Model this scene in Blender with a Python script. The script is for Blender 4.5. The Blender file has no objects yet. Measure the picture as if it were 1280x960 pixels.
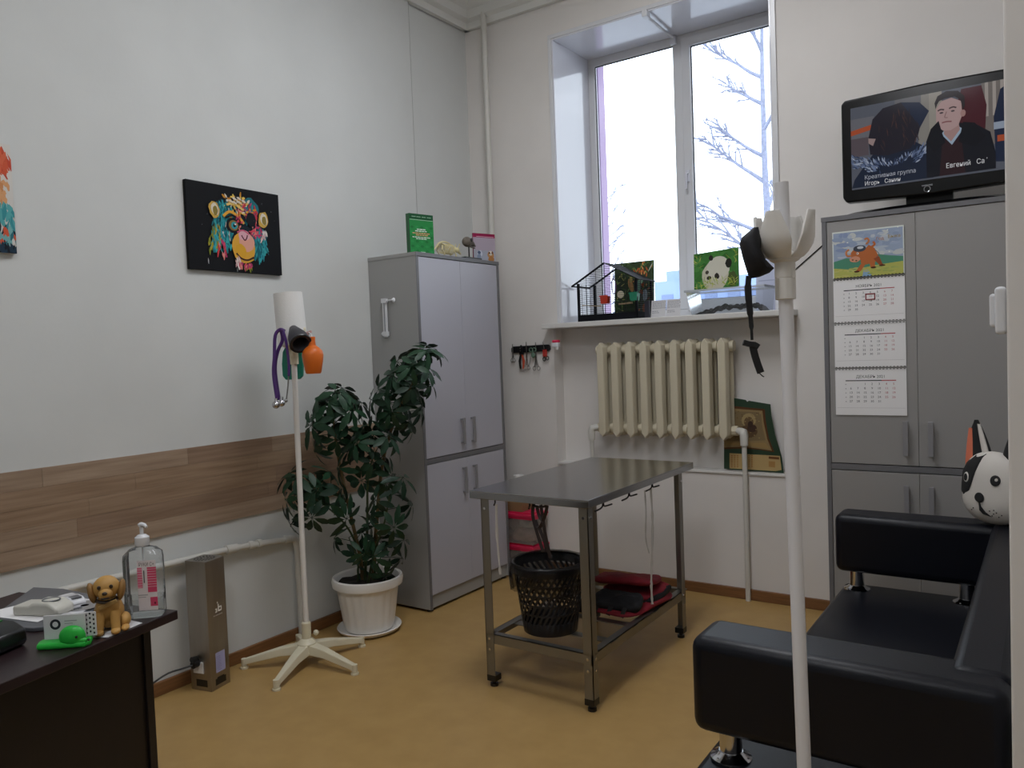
import bpy, bmesh, math, random
from mathutils import Vector, Matrix, Euler
rng = random.Random(11)
S = bpy.context.scene
COL = S.collection

# ---------------------------------------------------------------- camera, world, lights, exposure
FPX = 979.823
CAM = Vector((3.1168, -4.1695, 1.3899)); YAW, PITCH, ROLL = 0.60274, -0.04089, -0.03827
_cy, _sy = math.cos(YAW), math.sin(YAW)
FW = Vector((-_sy*math.cos(PITCH), _cy*math.cos(PITCH), math.sin(PITCH)))
_R0 = Vector((_cy, _sy, 0)); _U0 = _R0.cross(FW)
RT = _R0*math.cos(ROLL) + _U0*math.sin(ROLL)
UP = _U0*math.cos(ROLL) - _R0*math.sin(ROLL)
cd = bpy.data.cameras.new('camera'); cd.sensor_width = 36; cd.sensor_fit = 'HORIZONTAL'
cd.lens = FPX/1280*36; cd.clip_start = .02; cd.clip_end = 300
co = bpy.data.objects.new('camera', cd); COL.objects.link(co)
m = Matrix((( RT.x, UP.x, -FW.x, CAM.x), (RT.y, UP.y, -FW.y, CAM.y), (RT.z, UP.z, -FW.z, CAM.z), (0,0,0,1)))
co.matrix_world = m; S.camera = co

W = bpy.data.worlds.new('overcast_sky'); S.world = W; W.use_nodes = True
bg = W.node_tree.nodes['Background']; bg.inputs[0].default_value = (0.86, 0.93, 1.0, 1); bg.inputs[1].default_value = 4.6
S.view_settings.view_transform = 'Standard'; S.view_settings.look = 'None'
S.view_settings.gamma = 1; S.view_settings.use_curve_mapping = False
S.view_settings.exposure = -0.55
LAMP_STRENGTH = 21.0
LAMP_SPOTS = [(1.7, -1.75), (2.3, -4.3)]

def at(px, py, **k):
    """the point a pixel of the 1280x960 photograph sees on a plane of the room (or at a depth d)"""
    d = FW + RT*((px-640)/FPX) + UP*((480-py)/FPX)
    for a, v in k.items():
        if a == 'd': return CAM + d*v
        i = 'xyz'.index(a); return CAM + d*((v-CAM[i])/d[i])

# ---------------------------------------------------------------- helpers
def lin(c):
    if isinstance(c, str): c = tuple(int(c[i:i+2], 16)/255 for i in (0, 2, 4))
    return tuple(x/12.92 if x <= .04045 else ((x+.055)/1.055)**2.4 for x in c)
MATS = {}
def mat(name, col='808080', rough=.5, metal=0, spec=.5, noise=0, nscale=20, bump=0, bscale=200, stretch=None, col2=None, alpha=1, emit=0, trans=0, coat=0):
    if name in MATS: return MATS[name]
    M = bpy.data.materials.new(name); M.use_nodes = True; nt = M.node_tree; b = nt.nodes['Principled BSDF']
    c = lin(col); b.inputs['Base Color'].default_value = (*c, 1)
    b.inputs['Roughness'].default_value = rough; b.inputs['Metallic'].default_value = metal
    b.inputs['Specular IOR Level'].default_value = spec; b.inputs['Alpha'].default_value = alpha
    b.inputs['Transmission Weight'].default_value = trans; b.inputs['Coat Weight'].default_value = coat
    if emit: b.inputs['Emission Color'].default_value = (*c, 1); b.inputs['Emission Strength'].default_value = emit
    tc = None
    if noise or bump or col2:
        tc = nt.nodes.new('ShaderNodeTexCoord'); mp = nt.nodes.new('ShaderNodeMapping')
        nt.links.new(tc.outputs['Object'], mp.inputs[0])
        if stretch: mp.inputs['Scale'].default_value = stretch
    if noise or col2:
        n = nt.nodes.new('ShaderNodeTexNoise'); n.inputs['Scale'].default_value = nscale; n.inputs['Detail'].default_value = 5
        nt.links.new(mp.outputs[0], n.inputs['Vector'])
        r = nt.nodes.new('ShaderNodeValToRGB'); r.color_ramp.elements[0].position = .3; r.color_ramp.elements[1].position = .7
        if col2: c2 = lin(col2); lo, hi = c, c2
        else: lo = tuple(x*(1-noise) for x in c); hi = tuple(min(1, x*(1+noise)) for x in c)
        r.color_ramp.elements[0].color = (*lo, 1); r.color_ramp.elements[1].color = (*hi, 1)
        nt.links.new(n.outputs['Fac'], r.inputs[0]); nt.links.new(r.outputs[0], b.inputs['Base Color'])
    if bump:
        n = nt.nodes.new('ShaderNodeTexNoise'); n.inputs['Scale'].default_value = bscale; n.inputs['Detail'].default_value = 3
        nt.links.new(mp.outputs[0], n.inputs['Vector'])
        bp = nt.nodes.new('ShaderNodeBump'); bp.inputs['Strength'].default_value = bump; bp.inputs['Distance'].default_value = .002
        nt.links.new(n.outputs['Fac'], bp.inputs['Height']); nt.links.new(bp.outputs[0], b.inputs['Normal'])
    MATS[name] = M; return M
def printmat(name='printed_ink', rough=.6, emit=0):
    if name in MATS: return MATS[name]
    M = bpy.data.materials.new(name); M.use_nodes = True; nt = M.node_tree; b = nt.nodes['Principled BSDF']
    a = nt.nodes.new('ShaderNodeAttribute'); a.attribute_name = 'Col'
    b.inputs['Roughness'].default_value = rough; b.inputs['Specular IOR Level'].default_value = .2
    if emit:
        nt.links.new(a.outputs['Color'], b.inputs['Emission Color']); b.inputs['Emission Strength'].default_value = emit
        b.inputs['Base Color'].default_value = (.01, .01, .012, 1)
    else: nt.links.new(a.outputs['Color'], b.inputs['Base Color'])
    MATS[name] = M; return M
def clear(name, tint='ffffff', rough=.05, body=.15, bodycol='e8eef0'):
    """thin clear sheet: mostly lets light straight through, with a fresnel gloss and a little milky body"""
    if name in MATS: return MATS[name]
    M = bpy.data.materials.new(name); M.use_nodes = True; nt = M.node_tree
    for n in list(nt.nodes): nt.nodes.remove(n)
    out = nt.nodes.new('ShaderNodeOutputMaterial'); t = nt.nodes.new('ShaderNodeBsdfTransparent'); t.inputs[0].default_value = (*lin(tint), 1)
    g = nt.nodes.new('ShaderNodeBsdfGlossy'); g.inputs['Roughness'].default_value = rough
    d = nt.nodes.new('ShaderNodeBsdfDiffuse'); d.inputs[0].default_value = (*lin(bodycol), 1)
    m1 = nt.nodes.new('ShaderNodeMixShader'); m1.inputs[0].default_value = body
    nt.links.new(t.outputs[0], m1.inputs[1]); nt.links.new(d.outputs[0], m1.inputs[2])
    fr = nt.nodes.new('ShaderNodeFresnel'); fr.inputs[0].default_value = 1.35
    m2 = nt.nodes.new('ShaderNodeMixShader'); nt.links.new(fr.outputs[0], m2.inputs[0])
    nt.links.new(m1.outputs[0], m2.inputs[1]); nt.links.new(g.outputs[0], m2.inputs[2]); nt.links.new(m2.outputs[0], out.inputs[0])
    MATS[name] = M; return M

ORG = {}
def org(o):
    return ORG.get(o.name, Vector((0,0,0))) if o else Vector((0,0,0))
def thing(name, label, cat, loc=(0,0,0), rotz=0, group=None, kind=None):
    o = bpy.data.objects.new(name, None); COL.objects.link(o); o.location = loc; o.rotation_euler = (0,0,rotz); o.empty_display_size = .05
    tag(o, label, cat, group, kind); ORG[o.name] = Vector(loc); return o
def tag(o, label=None, cat=None, group=None, kind=None):
    if label: o['label'] = label
    if cat: o['category'] = cat
    if group: o['group'] = group
    if kind: o['kind'] = kind
    return o

class B:
    def __init__(s): s.v = []; s.f = []
    def face(s, pts):
        i = len(s.v); s.v += [Vector(p) for p in pts]; s.f.append(tuple(range(i, i+len(pts)))); return s
    def box(s, x0, y0, z0, x1, y1, z1, M=None):
        i = len(s.v)
        for z in (z0, z1):
            for x, y in ((x0,y0),(x1,y0),(x1,y1),(x0,y1)):
                p = Vector((x,y,z)); s.v.append(M @ p if M else p)
        s.f += [tuple(i+k for k in q) for q in ((3,2,1,0),(4,5,6,7),(0,1,5,4),(1,2,6,5),(2,3,7,6),(3,0,4,7))]; return s
    def cbox(s, c, sz, rot=(0,0,0)):
        M = Matrix.Translation(c) @ Euler(rot).to_matrix().to_4x4(); a, b_, c_ = (x/2 for x in sz)
        return s.box(-a, -b_, -c_, a, b_, c_, M)
    def tube(s, pts, r, n=8, flat=1.0, closed=False, cap=True):
        pts = [Vector(p) for p in pts]; k = len(pts); rr = r if isinstance(r, (list, tuple)) else [r]*k
        base = len(s.v); nrm = None
        for i, p in enumerate(pts):
            a = pts[(i-1) % k] if (closed or i) else pts[0]; b_ = pts[(i+1) % k] if (closed or i < k-1) else pts[-1]
            t = (b_-a).normalized() if (b_-a).length > 1e-9 else Vector((0,0,1))
            if nrm is None:
                nrm = t.orthogonal().normalized() if abs(t.z) > .95 else Vector((0,0,1)).cross(t).normalized()
            nrm = (nrm - t*nrm.dot(t)).normalized(); bn = t.cross(nrm)
            for j in range(n):
                an = 2*math.pi*j/n
                s.v.append(p + nrm*(math.cos(an)*rr[i]) + bn*(math.sin(an)*rr[i]*flat))
        for i in range(k if closed else k-1):
            for j in range(n):
                a = base+i*n+j; b_ = base+i*n+(j+1) % n; c = base+((i+1) % k)*n+(j+1) % n; d = base+((i+1) % k)*n+j
                s.f.append((a, b_, c, d))
        if cap and not closed:
            s.f.append(tuple(base+j for j in reversed(range(n)))); s.f.append(tuple(base+(k-1)*n+j for j in range(n)))
        return s
    def cyl(s, a, b_, r, n=16, r2=None): return s.tube([a, b_], [r, r if r2 is None else r2], n)
    def lathe(s, prof, n=24, c=(0,0,0), M=None, sq=None, ribs=None):
        base = len(s.v); c = Vector(c)
        for r, z in prof:
            for j in range(n):
                an = 2*math.pi*j/n; q = r
                if ribs and ribs[1] <= z <= ribs[2]: q = r*(1+ribs[3]*math.cos(an*ribs[0]))
                p = Vector((q*math.cos(an), q*math.sin(an), z))
                s.v.append((M @ p if M else p) + c)
        k = len(prof)
        for i in range(k-1):
            for j in range(n):
                s.f.append((base+i*n+j, base+i*n+(j+1) % n, base+(i+1)*n+(j+1) % n, base+(i+1)*n+j))
        if prof[0][0] > 1e-6: s.f.append(tuple(base+j for j in reversed(range(n))))
        if prof[-1][0] > 1e-6: s.f.append(tuple(base+(k-1)*n+j for j in range(n)))
        return s
    def ball(s, c, r, n=14, m=9, rot=None):
        if not isinstance(r, (tuple, list)): r = (r, r, r)
        M = (Euler(rot).to_matrix() if rot else Matrix.Identity(3)); c = Vector(c); base = len(s.v)
        for i in range(m+1):
            th = math.pi*i/m; rr = max(math.sin(th), 1e-4)
            for j in range(n):
                an = 2*math.pi*j/n
                s.v.append(c + M @ Vector((r[0]*rr*math.cos(an), r[1]*rr*math.sin(an), -r[2]*math.cos(th))))
        for i in range(m):
            for j in range(n):
                s.f.append((base+i*n+j, base+i*n+(j+1) % n, base+(i+1)*n+(j+1) % n, base+(i+1)*n+j))
        return s
    def prism(s, poly, o, u, v, w):
        """2-D outline in the plane (u, v) at o, thickness vector w"""
        o, u, v, w = Vector(o), Vector(u), Vector(v), Vector(w); i = len(s.v); n = len(poly)
        s.v += [o+u*a+v*b_ for a, b_ in poly] + [o+u*a+v*b_+w for a, b_ in poly]
        s.f.append(tuple(i+k for k in reversed(range(n)))); s.f.append(tuple(i+n+k for k in range(n)))
        for k in range(n): s.f.append((i+k, i+(k+1) % n, i+n+(k+1) % n, i+n+k))
        return s
    def grid(s, fn, nu, nv, cu=False):
        base = len(s.v); w = nu if cu else nu+1
        for j in range(nv+1):
            for i in range(w): s.v.append(Vector(fn(i/nu, j/nv)))
        for j in range(nv):
            for i in range(nu): s.f.append((base+j*w+i, base+j*w+(i+1) % w, base+(j+1)*w+(i+1) % w, base+(j+1)*w+i))
        return s
    def build(s, name, m, parent=None, smooth=False, bevel=0, seg=2, solid=0, sub=0, world=True, recalc=True):
        o_ = org(parent) if world else Vector((0,0,0))
        me = bpy.data.meshes.new(name); me.from_pydata([tuple(p-o_) for p in s.v], [], s.f)
        if recalc:
            bm = bmesh.new(); bm.from_mesh(me); bmesh.ops.recalc_face_normals(bm, faces=bm.faces); bm.to_mesh(me); bm.free()
        me.materials.append(MATS[m] if isinstance(m, str) else m)
        if smooth:
            me.polygons.foreach_set('use_smooth', [True]*len(me.polygons))
            if smooth != 'all': me.set_sharp_from_angle(angle=math.radians(38))
        o = bpy.data.objects.new(name, me); COL.objects.link(o)
        if parent: o.parent = parent; ORG[o.name] = ORG.get(parent.name, Vector((0,0,0)))
        if solid: q = o.modifiers.new('solid', 'SOLIDIFY'); q.thickness = solid; q.offset = 0
        if bevel: q = o.modifiers.new('bevel', 'BEVEL'); q.width = bevel; q.segments = seg; q.limit_method = 'ANGLE'; q.harden_normals = False
        if sub: q = o.modifiers.new('sub', 'SUBSURF'); q.levels = sub; q.render_levels = sub
        return o
def boxo(name, m, parent, x0, y0, z0, x1, y1, z1, bevel=.002, **k):
    return B().box(x0, y0, z0, x1, y1, z1).build(name, m, parent, bevel=bevel, **k)
def ring_frame(b, x0, z0, x1, z1, wl, wr, wb, wt, y0, y1):
    """rectangular frame as one closed ring"""
    i = len(b.v); O = [(x0,z0),(x1,z0),(x1,z1),(x0,z1)]; I = [(x0+wl,z0+wb),(x1-wr,z0+wb),(x1-wr,z1-wt),(x0+wl,z1-wt)]
    for y in (y0, y1): b.v += [Vector((x, y, z)) for x, z in O]+[Vector((x, y, z)) for x, z in I]
    for k in range(4):
        n = (k+1) % 4; b.f += [(i+k, i+n, i+4+n, i+4+k), (i+8+k, i+8+n, i+12+n, i+12+k), (i+k, i+n, i+8+n, i+8+k), (i+4+k, i+4+n, i+12+n, i+12+k)]
    return b
def struct(o, label=None): o['kind'] = 'structure'; return o
def lerp(a, b_, t): return a+(b_-a)*t
def smoothpath(pts, k=6):
    pts = [Vector(p) for p in pts]; out = []
    for i in range(len(pts)-1):
        p0 = pts[max(i-1, 0)]; p1 = pts[i]; p2 = pts[i+1]; p3 = pts[min(i+2, len(pts)-1)]
        for j in range(k):
            t = j/k
            out.append(.5*((2*p1)+(p2-p0)*t+(2*p0-5*p1+4*p2-p3)*t*t+(3*p1-p0-3*p2+p3)*t**3))
    return out+[pts[-1]]

TXT = {}
def textmesh(txt, res=2):
    if txt in TXT: return TXT[txt]
    cu = bpy.data.curves.new('lettering', 'FONT'); cu.body = txt; cu.resolution_u = res; cu.size = 1
    o = bpy.data.objects.new('lettering', cu); COL.objects.link(o)
    me = bpy.data.meshes.new_from_object(o.evaluated_get(bpy.context.evaluated_depsgraph_get()))
    vs = [(v.co.x, v.co.y) for v in me.vertices]; fs = [tuple(p.vertices) for p in me.polygons]
    bpy.data.objects.remove(o); bpy.data.curves.remove(cu); bpy.data.meshes.remove(me)
    w = max([v[0] for v in vs], default=0); TXT[txt] = (vs, fs, w); return TXT[txt]
class Print:
    """flat printed picture: coloured shapes on a sheet, in units of the sheet (0..1, 0..1)"""
    def __init__(s, o, u, v, eps=1e-5):
        s.o, s.u, s.v = Vector(o), Vector(u), Vector(v); s.n = s.u.cross(s.v).normalized(); s.eps = eps; s.k = 1
        s.vs = []; s.fs = []; s.cs = []; s.asp = s.u.length/s.v.length
    def _add(s, pts, faces, col):
        i = len(s.vs); w = s.n*(s.eps*s.k); s.k += 1; c = lin(col)
        s.vs += [s.o+s.u*a+s.v*b_+w for a, b_ in pts]
        for f in faces: s.fs.append(tuple(i+j for j in f)); s.cs.append(c)
        return s
    def poly(s, pts, col):
        return s._add(pts, [tuple(range(len(pts)))], col)
    def rect(s, x0, y0, x1, y1, col): return s.poly([(x0,y0),(x1,y0),(x1,y1),(x0,y1)], col)
    def ell(s, cx, cy, rx, ry, col, n=18, rot=0, jag=0):
        pts = []
        for i in range(n):
            a = 2*math.pi*i/n; q = 1+(rng.uniform(-jag, jag) if jag else 0)
            x, y = rx*q*math.cos(a), ry*q*math.sin(a)*1.0
            xx = x*math.cos(rot)-y/s.asp*math.sin(rot); yy = x*s.asp*math.sin(rot)+y*math.cos(rot)
            pts.append((cx+xx, cy+yy))
        pts = [(min(max(a, 0), 1), min(max(b_, 0), 1)) for a, b_ in pts]
        return s.poly(pts, col)
    def stroke(s, x0, y0, x1, y1, w, col):
        dx, dy = (x1-x0)*s.asp, y1-y0; L = math.hypot(dx, dy) or 1; nx, ny = -dy/L*w/s.asp, dx/L*w
        mx, my = lerp(x0, x1, .45), lerp(y0, y1, .45)
        pts = [(x0,y0), (mx-nx,my-ny), (x1-nx*.4,y1-ny*.4), (x1+nx*.4,y1+ny*.4), (mx+nx,my+ny)]
        return s.poly([(min(max(a, 0), 1), min(max(b_, 0), 1)) for a, b_ in pts], col)
    def curve(s, pts, w, col, k=6):
        pp = smoothpath([(a*s.asp, b_, 0) for a, b_ in pts], k); L = []; R = []
        for i, p in enumerate(pp):
            t = (pp[min(i+1, len(pp)-1)]-pp[max(i-1, 0)]).normalized(); q = Vector((-t.y, t.x, 0))*w
            L.append(p+q); R.append(p-q)
        P = L+R; n = len(L)
        return s._add([(p.x/s.asp, p.y) for p in P], [(i, i+n, i+n+1, i+1) for i in range(n-1)], col)
    def text(s, txt, x, y, h, col, align='l', maxw=None):
        vs, fs, w = textmesh(txt); sx = h/s.asp*1.35; sy = h*1.35
        if maxw and w*sx > maxw: sx = maxw/w
        ox = x - (w*sx/2 if align == 'c' else w*sx if align == 'r' else 0)
        return s._add([(ox+a*sx, y+b_*sy) for a, b_ in vs], fs, col)
    def build(s, name, parent, m=None, world=True):
        o_ = org(parent) if world else Vector((0,0,0))
        me = bpy.data.meshes.new(name); me.from_pydata([tuple(p-o_) for p in s.vs], [], s.fs)
        at_ = me.color_attributes.new('Col', 'FLOAT_COLOR', 'CORNER'); buf = []
        for p, c in zip(me.polygons, s.cs): buf += [c[0], c[1], c[2], 1.0]*p.loop_total
        at_.data.foreach_set('color', buf); me.materials.append(m or printmat())
        o = bpy.data.objects.new(name, me); COL.objects.link(o); o.parent = parent; ORG[o.name] = ORG.get(parent.name, Vector((0,0,0))); return o
# ---------------------------------------------------------------- materials of the setting
mat('wall_paint', 'd2d4d2', .75, noise=.03, nscale=3, bump=.15, bscale=60)
mat('plaster_back', 'e0dcd8', .75, noise=.03, nscale=3, bump=.15, bscale=60)
mat('ceiling_paint', 'dededa', .8)
mat('linoleum', 'a98852', .42, col2='b3925b', nscale=9, bump=.08, bscale=90)
mat('baseboard_wood', '7d5634', .45, noise=.18, nscale=8, stretch=(1, 1, 14))
mat('white_plastic', 'dcdde0', .25)
mat('gloss_white', 'dfe0e8', .12, coat=.3)
mat('pipe_paint', 'cfcdc6', .35)
mat('cream_enamel', 'cdc4ac', .38, bump=.25, bscale=80)
mat('facade_pink', 'b09ab8', .8)
mat('seam_shadow', 'a3a49f', .8)
for i, (a, b_) in enumerate((('a58f79', '8b7460'), ('ab957f', '917a66'), ('987f6a', '7f6753'), ('a0876f', '856c55'))):
    mat('oak_board_%d' % i, a, .5, col2=b_, nscale=16, stretch=(1, .2, 3.6), bump=.06, bscale=60)

# ---------------------------------------------------------------- room shell
HC = 3.74
struct(boxo('floor', 'linoleum', None, -.2, -6.3, -.1, 5.0, 0.1, 0, 0))
struct(boxo('ceiling', 'ceiling_paint', None, -.2, -6.3, HC, 5.0, .6, HC+.12, 0))
b = B().box(-.25, -6.3, 0, 0, -.572, HC).box(-.25, -.572, 0, -.02, .6, HC)
struct(b.build('wall_left', 'wall_paint'))
WL, WR, WT, WB, WD = .64, 1.94, 3.272, 1.553, .436
NL, NR, NB, ND = .575, 2.045, .69, .10
b = B()
b.box(-.02, 0, 0, NL, .5, HC).box(NR, 0, 0, 5.0, .5, HC).box(NL, 0, 0, NR, .5, NB).box(NL, ND, NB, NR, .5, 1.52)
b.box(NL, 0, 1.52, WL, .5, HC).box(WR, 0, 1.52, NR, .5, HC).box(WL, 0, WT, WR, .5, HC)
b.box(1.983, -.009, 1.52, 3.062, 0, 3.1).box(NR, -.009, 0, 3.062, 0, 1.52)
struct(b.build('wall_back', 'plaster_back'))
b = B().box(3.062, -2.75, 0, 3.26, 0, HC)
struct(b.build('wall_right', 'plaster_back', bevel=.004))
struct(boxo('wall_partition', 'plaster_back', None, 3.26, -2.75, 0, 5.0, -2.55, HC, 0))
struct(boxo('wall_far_right', 'wall_paint', None, 4.85, -6.3, 0, 5.0, -2.75, HC, 0))
struct(boxo('wall_front', 'wall_paint', None, -.2, -6.3, 0, 5.0, -6.15, HC, 0))
# facade outside the window
b = B().box(-4, .5, -1.5, .682, .585, 6).box(1.93, .5, -1.5, 5, .585, 6).box(.682, .5, -1.5, 1.93, .585, 1.5).box(.682, .5, 3.3, 1.93, .585, 6)
struct(b.build('wall_outside', 'facade_pink'))
struct(boxo('seam_shadow_strip', 'seam_shadow', None, -.02, -.5735, 0, .0012, -.5715, HC, 0))  # seam at the wall step; its shadow line is painted as this darker strip
# cornice: two-stepped plaster crown
prof = [(0, 3.482), (.03, 3.482), (.035, 3.52), (.065, 3.535), (.075, 3.58), (.12, 3.62), (.165, 3.64), (.175, 3.69), (.22, 3.70), (.22, HC), (0, HC)]
b = B().prism([(a, z) for a, z in prof], (-.012, -6.15, 0), (1,0,0), (0,0,1), (0, 6.15, 0))
struct(b.build('trim_1', 'ceiling_paint'))
b = B().prism([(-a, z) for a, z in prof], (-.02, -.001, 0), (0,1,0), (0,0,1), (3.08, 0, 0))
struct(b.build('trim_2', 'ceiling_paint'))
# baseboards
struct(boxo('baseboard_left', 'baseboard_wood', None, 0, -6.1, 0, .016, -1.02, .058, .004))
struct(boxo('baseboard_back', 'baseboard_wood', None, .36, -.017, 0, 2.28, 0, .058, .004))
# laminate boards on the left wall
panel = thing('trim_3', 'band of brown oak laminate boards along the left wall', None, (0, 0, 0), kind='structure')
rows = 5; z0, z1 = .668, 1.025; h = (z1-z0)/rows
for r in range(rows):
    y = -4.6 + rng.uniform(-.5, .2)
    while y < -1.01:
        L = rng.choice((.45, .6, .75, .9)); y2 = min(y+L, -1.008)
        if y2-y > .05:
            boxo('plank', 'oak_board_%d' % rng.randrange(4), panel, 0, y, z0+r*h+.0004, .0105+rng.uniform(0, .0008), y2-.0008, z0+(r+1)*h-.0004, 0)
        y = y2

# ---------------------------------------------------------------- window
win = thing('window_1', 'white plastic two-pane window above the radiator', None, (WL, WD, WB), kind='structure')
FT = 3.283
b = ring_frame(B(), WL, WB, WR, WT, .05, .05, .06, .055, WD, WD+.036)
b.build('frame', 'white_plastic', win, bevel=.006)
boxo('mullion', 'white_plastic', win, 1.232, WD-.004, WB+.06, 1.285, WD+.036, WT-.055, .004)
b = ring_frame(B(), 1.286, WB+.045, 1.90, 3.245, .056, .055, .065, .055, WD-.014, WD+.036)
b.build('sash', 'white_plastic', win, bevel=.006)
clear('window_glass', 'fbfdff', .0, .0)
b = B().box(.688, WD+.018, WB+.058, 1.234, WD+.022, WT-.053); b.build('pane', 'window_glass', win)
b = B().box(1.34, WD+.020, WB+.105, 1.847, WD+.024, 3.195); b.build('pane', 'window_glass', win)
mat('gasket', '2b2b30', .6)
b = B()
for x0, x1, za, zb in ((.688, 1.234, WB+.058, WT-.053), (1.34, 1.847, WB+.108, 3.192)):
    y = WD+.008
    b.box(x0, y, za, x0+.006, y+.008, zb).box(x1-.006, y, za, x1, y+.008, zb).box(x0, y, zb-.006, x1, y+.008, zb).box(x0, y, za, x1, y+.008, za+.006)
b.build('gasket', 'gasket', win)
b = B().box(1.302, WD-.026, 2.38, 1.324, WD-.014, 2.45); b.tube([(1.313, WD-.024, 2.43), (1.313, WD-.05, 2.425), (1.313, WD-.052, 2.33)], [.008, .009, .007], 8)
b.build('handle', 'gloss_white', win, smooth=True)
# reveal lining and flange strips
b = B().box(WL-.006, -.004, WB, WL+.004, WD, WT); struct(b.build('trim_4', 'gloss_white', bevel=.002))
b = B().box(WR-.004, -.004, WB, WR+.006, WD, WT); struct(b.build('trim_5', 'gloss_white', bevel=.002))
b = B().box(WL+.0045, -.004, WT-.004, WR-.0045, WD, WT+.006); struct(b.build('trim_6', 'gloss_white', bevel=.002))
b = B().box(WL-.03, -.008, WB, WL-.0062, .001, WT+.0058).box(WR+.0062, -.012, WB, WR+.032, .001, WT+.0058).box(WL-.03, -.008, WT+.0062, WR+.032, .001, WT+.03)
struct(b.build('trim_7', 'white_plastic', bevel=.002))
sill = boxo('window_sill', mat('sill_white', 'd6d4d0', .35), None, .548, -.10, 1.522, 2.05, WD+.01, WB, .005)
tag(sill, 'wide white window sill above the radiator niche', 'window sill')
ledge = struct(boxo('trim_8', 'sill_white', None, NL, -.008, NB-.012, NR, ND, NB+.002, .003))
# bracket of a roller blind with its rod
t = thing('blind_bracket', 'small white blind bracket with rod at the top of the window', 'bracket', (1.26, .0, 3.247))
boxo('wall_plate', 'white_plastic', t, 1.245, -.03, 3.235, 1.275, .02, 3.272, .003)
B().tube([(1.262, 0, 3.245), (1.25, .4, 3.25)], .008, 8).build('rod', 'white_plastic', t, smooth=True)
boxo('end_clip', 'gloss_white', t, 1.225, WD-.03, 3.215, 1.262, WD-.004, 3.27, .003)

# ---------------------------------------------------------------- outside: sky is the world, a tree, a bush, a building, ground
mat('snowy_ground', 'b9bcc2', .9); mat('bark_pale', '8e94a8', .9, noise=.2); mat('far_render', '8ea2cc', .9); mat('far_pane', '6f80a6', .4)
gr = struct(boxo('ground', 'snowy_ground', None, -120, .7, -1.6, 80, 160, -1.5, 0))
def tree(name, label, base, h, seed, r0, lean, nb=11, side=None, q0=.34, rise=.5, Lf=.28):
    R = random.Random(seed); t = thing(name, label, 'tree', base)
    base = Vector(base); trunk = [base+Vector((lean*h*q*q+.04*math.sin(7*q), 0, h*q)) for q in (0, .15, .3, .45, .6, .75, .9, 1)]
    B().tube(trunk, [r0*(1-.85*q) for q in (0, .15, .3, .45, .6, .75, .9, 1)], 8).build('trunk', 'bark_pale', t, smooth=True)
    for k in range(nb):
        q = lerp(q0, .97, k/(nb-1)); i = min(int(q*7), 6); p = trunk[i].lerp(trunk[i+1], q*7-i)
        a = R.uniform(0, 6.28) if side is None or k % 3 == 2 else side+R.uniform(-.5, .5)
        L = h*Lf*(1.15-q*.75)*R.uniform(.8, 1.2); d = Vector((math.cos(a), math.sin(a)*.6, R.uniform(rise*.5, rise*1.6))).normalized()
        bb = B()
        pts = [p+d*(L*s_)+Vector((R.uniform(-.05, .05)*L*s_, 0, (.18*s_*s_-.12*s_)*L*R.uniform(.2, 1.4))) for s_ in (0, .2, .4, .6, .8, 1)]
        br = r0*.5*(1.15-.6*q); bb.tube(pts, [br, br*.8, br*.62, br*.45, br*.3, br*.12], 5)
        for j in range(16):
            f = R.uniform(.25, 1); ii = min(int(f*5), 4); s0 = pts[ii].lerp(pts[ii+1], f*5-ii)
            dd = (d+Vector((R.uniform(-.8, .8), R.uniform(-.4, .4), R.uniform(-.5, .9)))).normalized(); l2 = L*.3*R.uniform(.5, 1)
            tw = [s0, s0+dd*l2*.5+Vector((0, 0, R.uniform(-.06, .06)*l2)), s0+dd*l2]
            bb.tube(tw, [br*.42, br*.3, br*.16], 4)
            for _ in range(3):
                d3 = (dd+Vector((R.uniform(-.8, .8), 0, R.uniform(-.7, .7)))).normalized(); s3 = tw[1].lerp(tw[2], R.random())
                bb.tube([s3, s3+d3*l2*.4], [br*.24, br*.12], 4)
        bb.build('branch', 'bark_pale', t)
    return t
p = at(962, 300, y=9.0)
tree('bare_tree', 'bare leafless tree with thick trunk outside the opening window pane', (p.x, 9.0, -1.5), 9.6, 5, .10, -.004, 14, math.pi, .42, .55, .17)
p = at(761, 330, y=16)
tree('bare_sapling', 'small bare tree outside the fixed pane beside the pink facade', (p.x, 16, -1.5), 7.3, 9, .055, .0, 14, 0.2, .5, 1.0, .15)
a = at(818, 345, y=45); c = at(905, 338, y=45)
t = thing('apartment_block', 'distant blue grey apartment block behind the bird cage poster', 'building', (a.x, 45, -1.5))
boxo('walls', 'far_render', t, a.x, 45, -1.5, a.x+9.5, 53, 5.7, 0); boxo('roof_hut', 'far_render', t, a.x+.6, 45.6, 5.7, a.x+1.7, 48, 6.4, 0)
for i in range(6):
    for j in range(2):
        boxo('window', 'far_pane', t, a.x+.5+i*1.5, 44.95, 1.6+j*2.0, a.x+1.3+i*1.5, 45.05, 2.8+j*2.0, 0)

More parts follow.
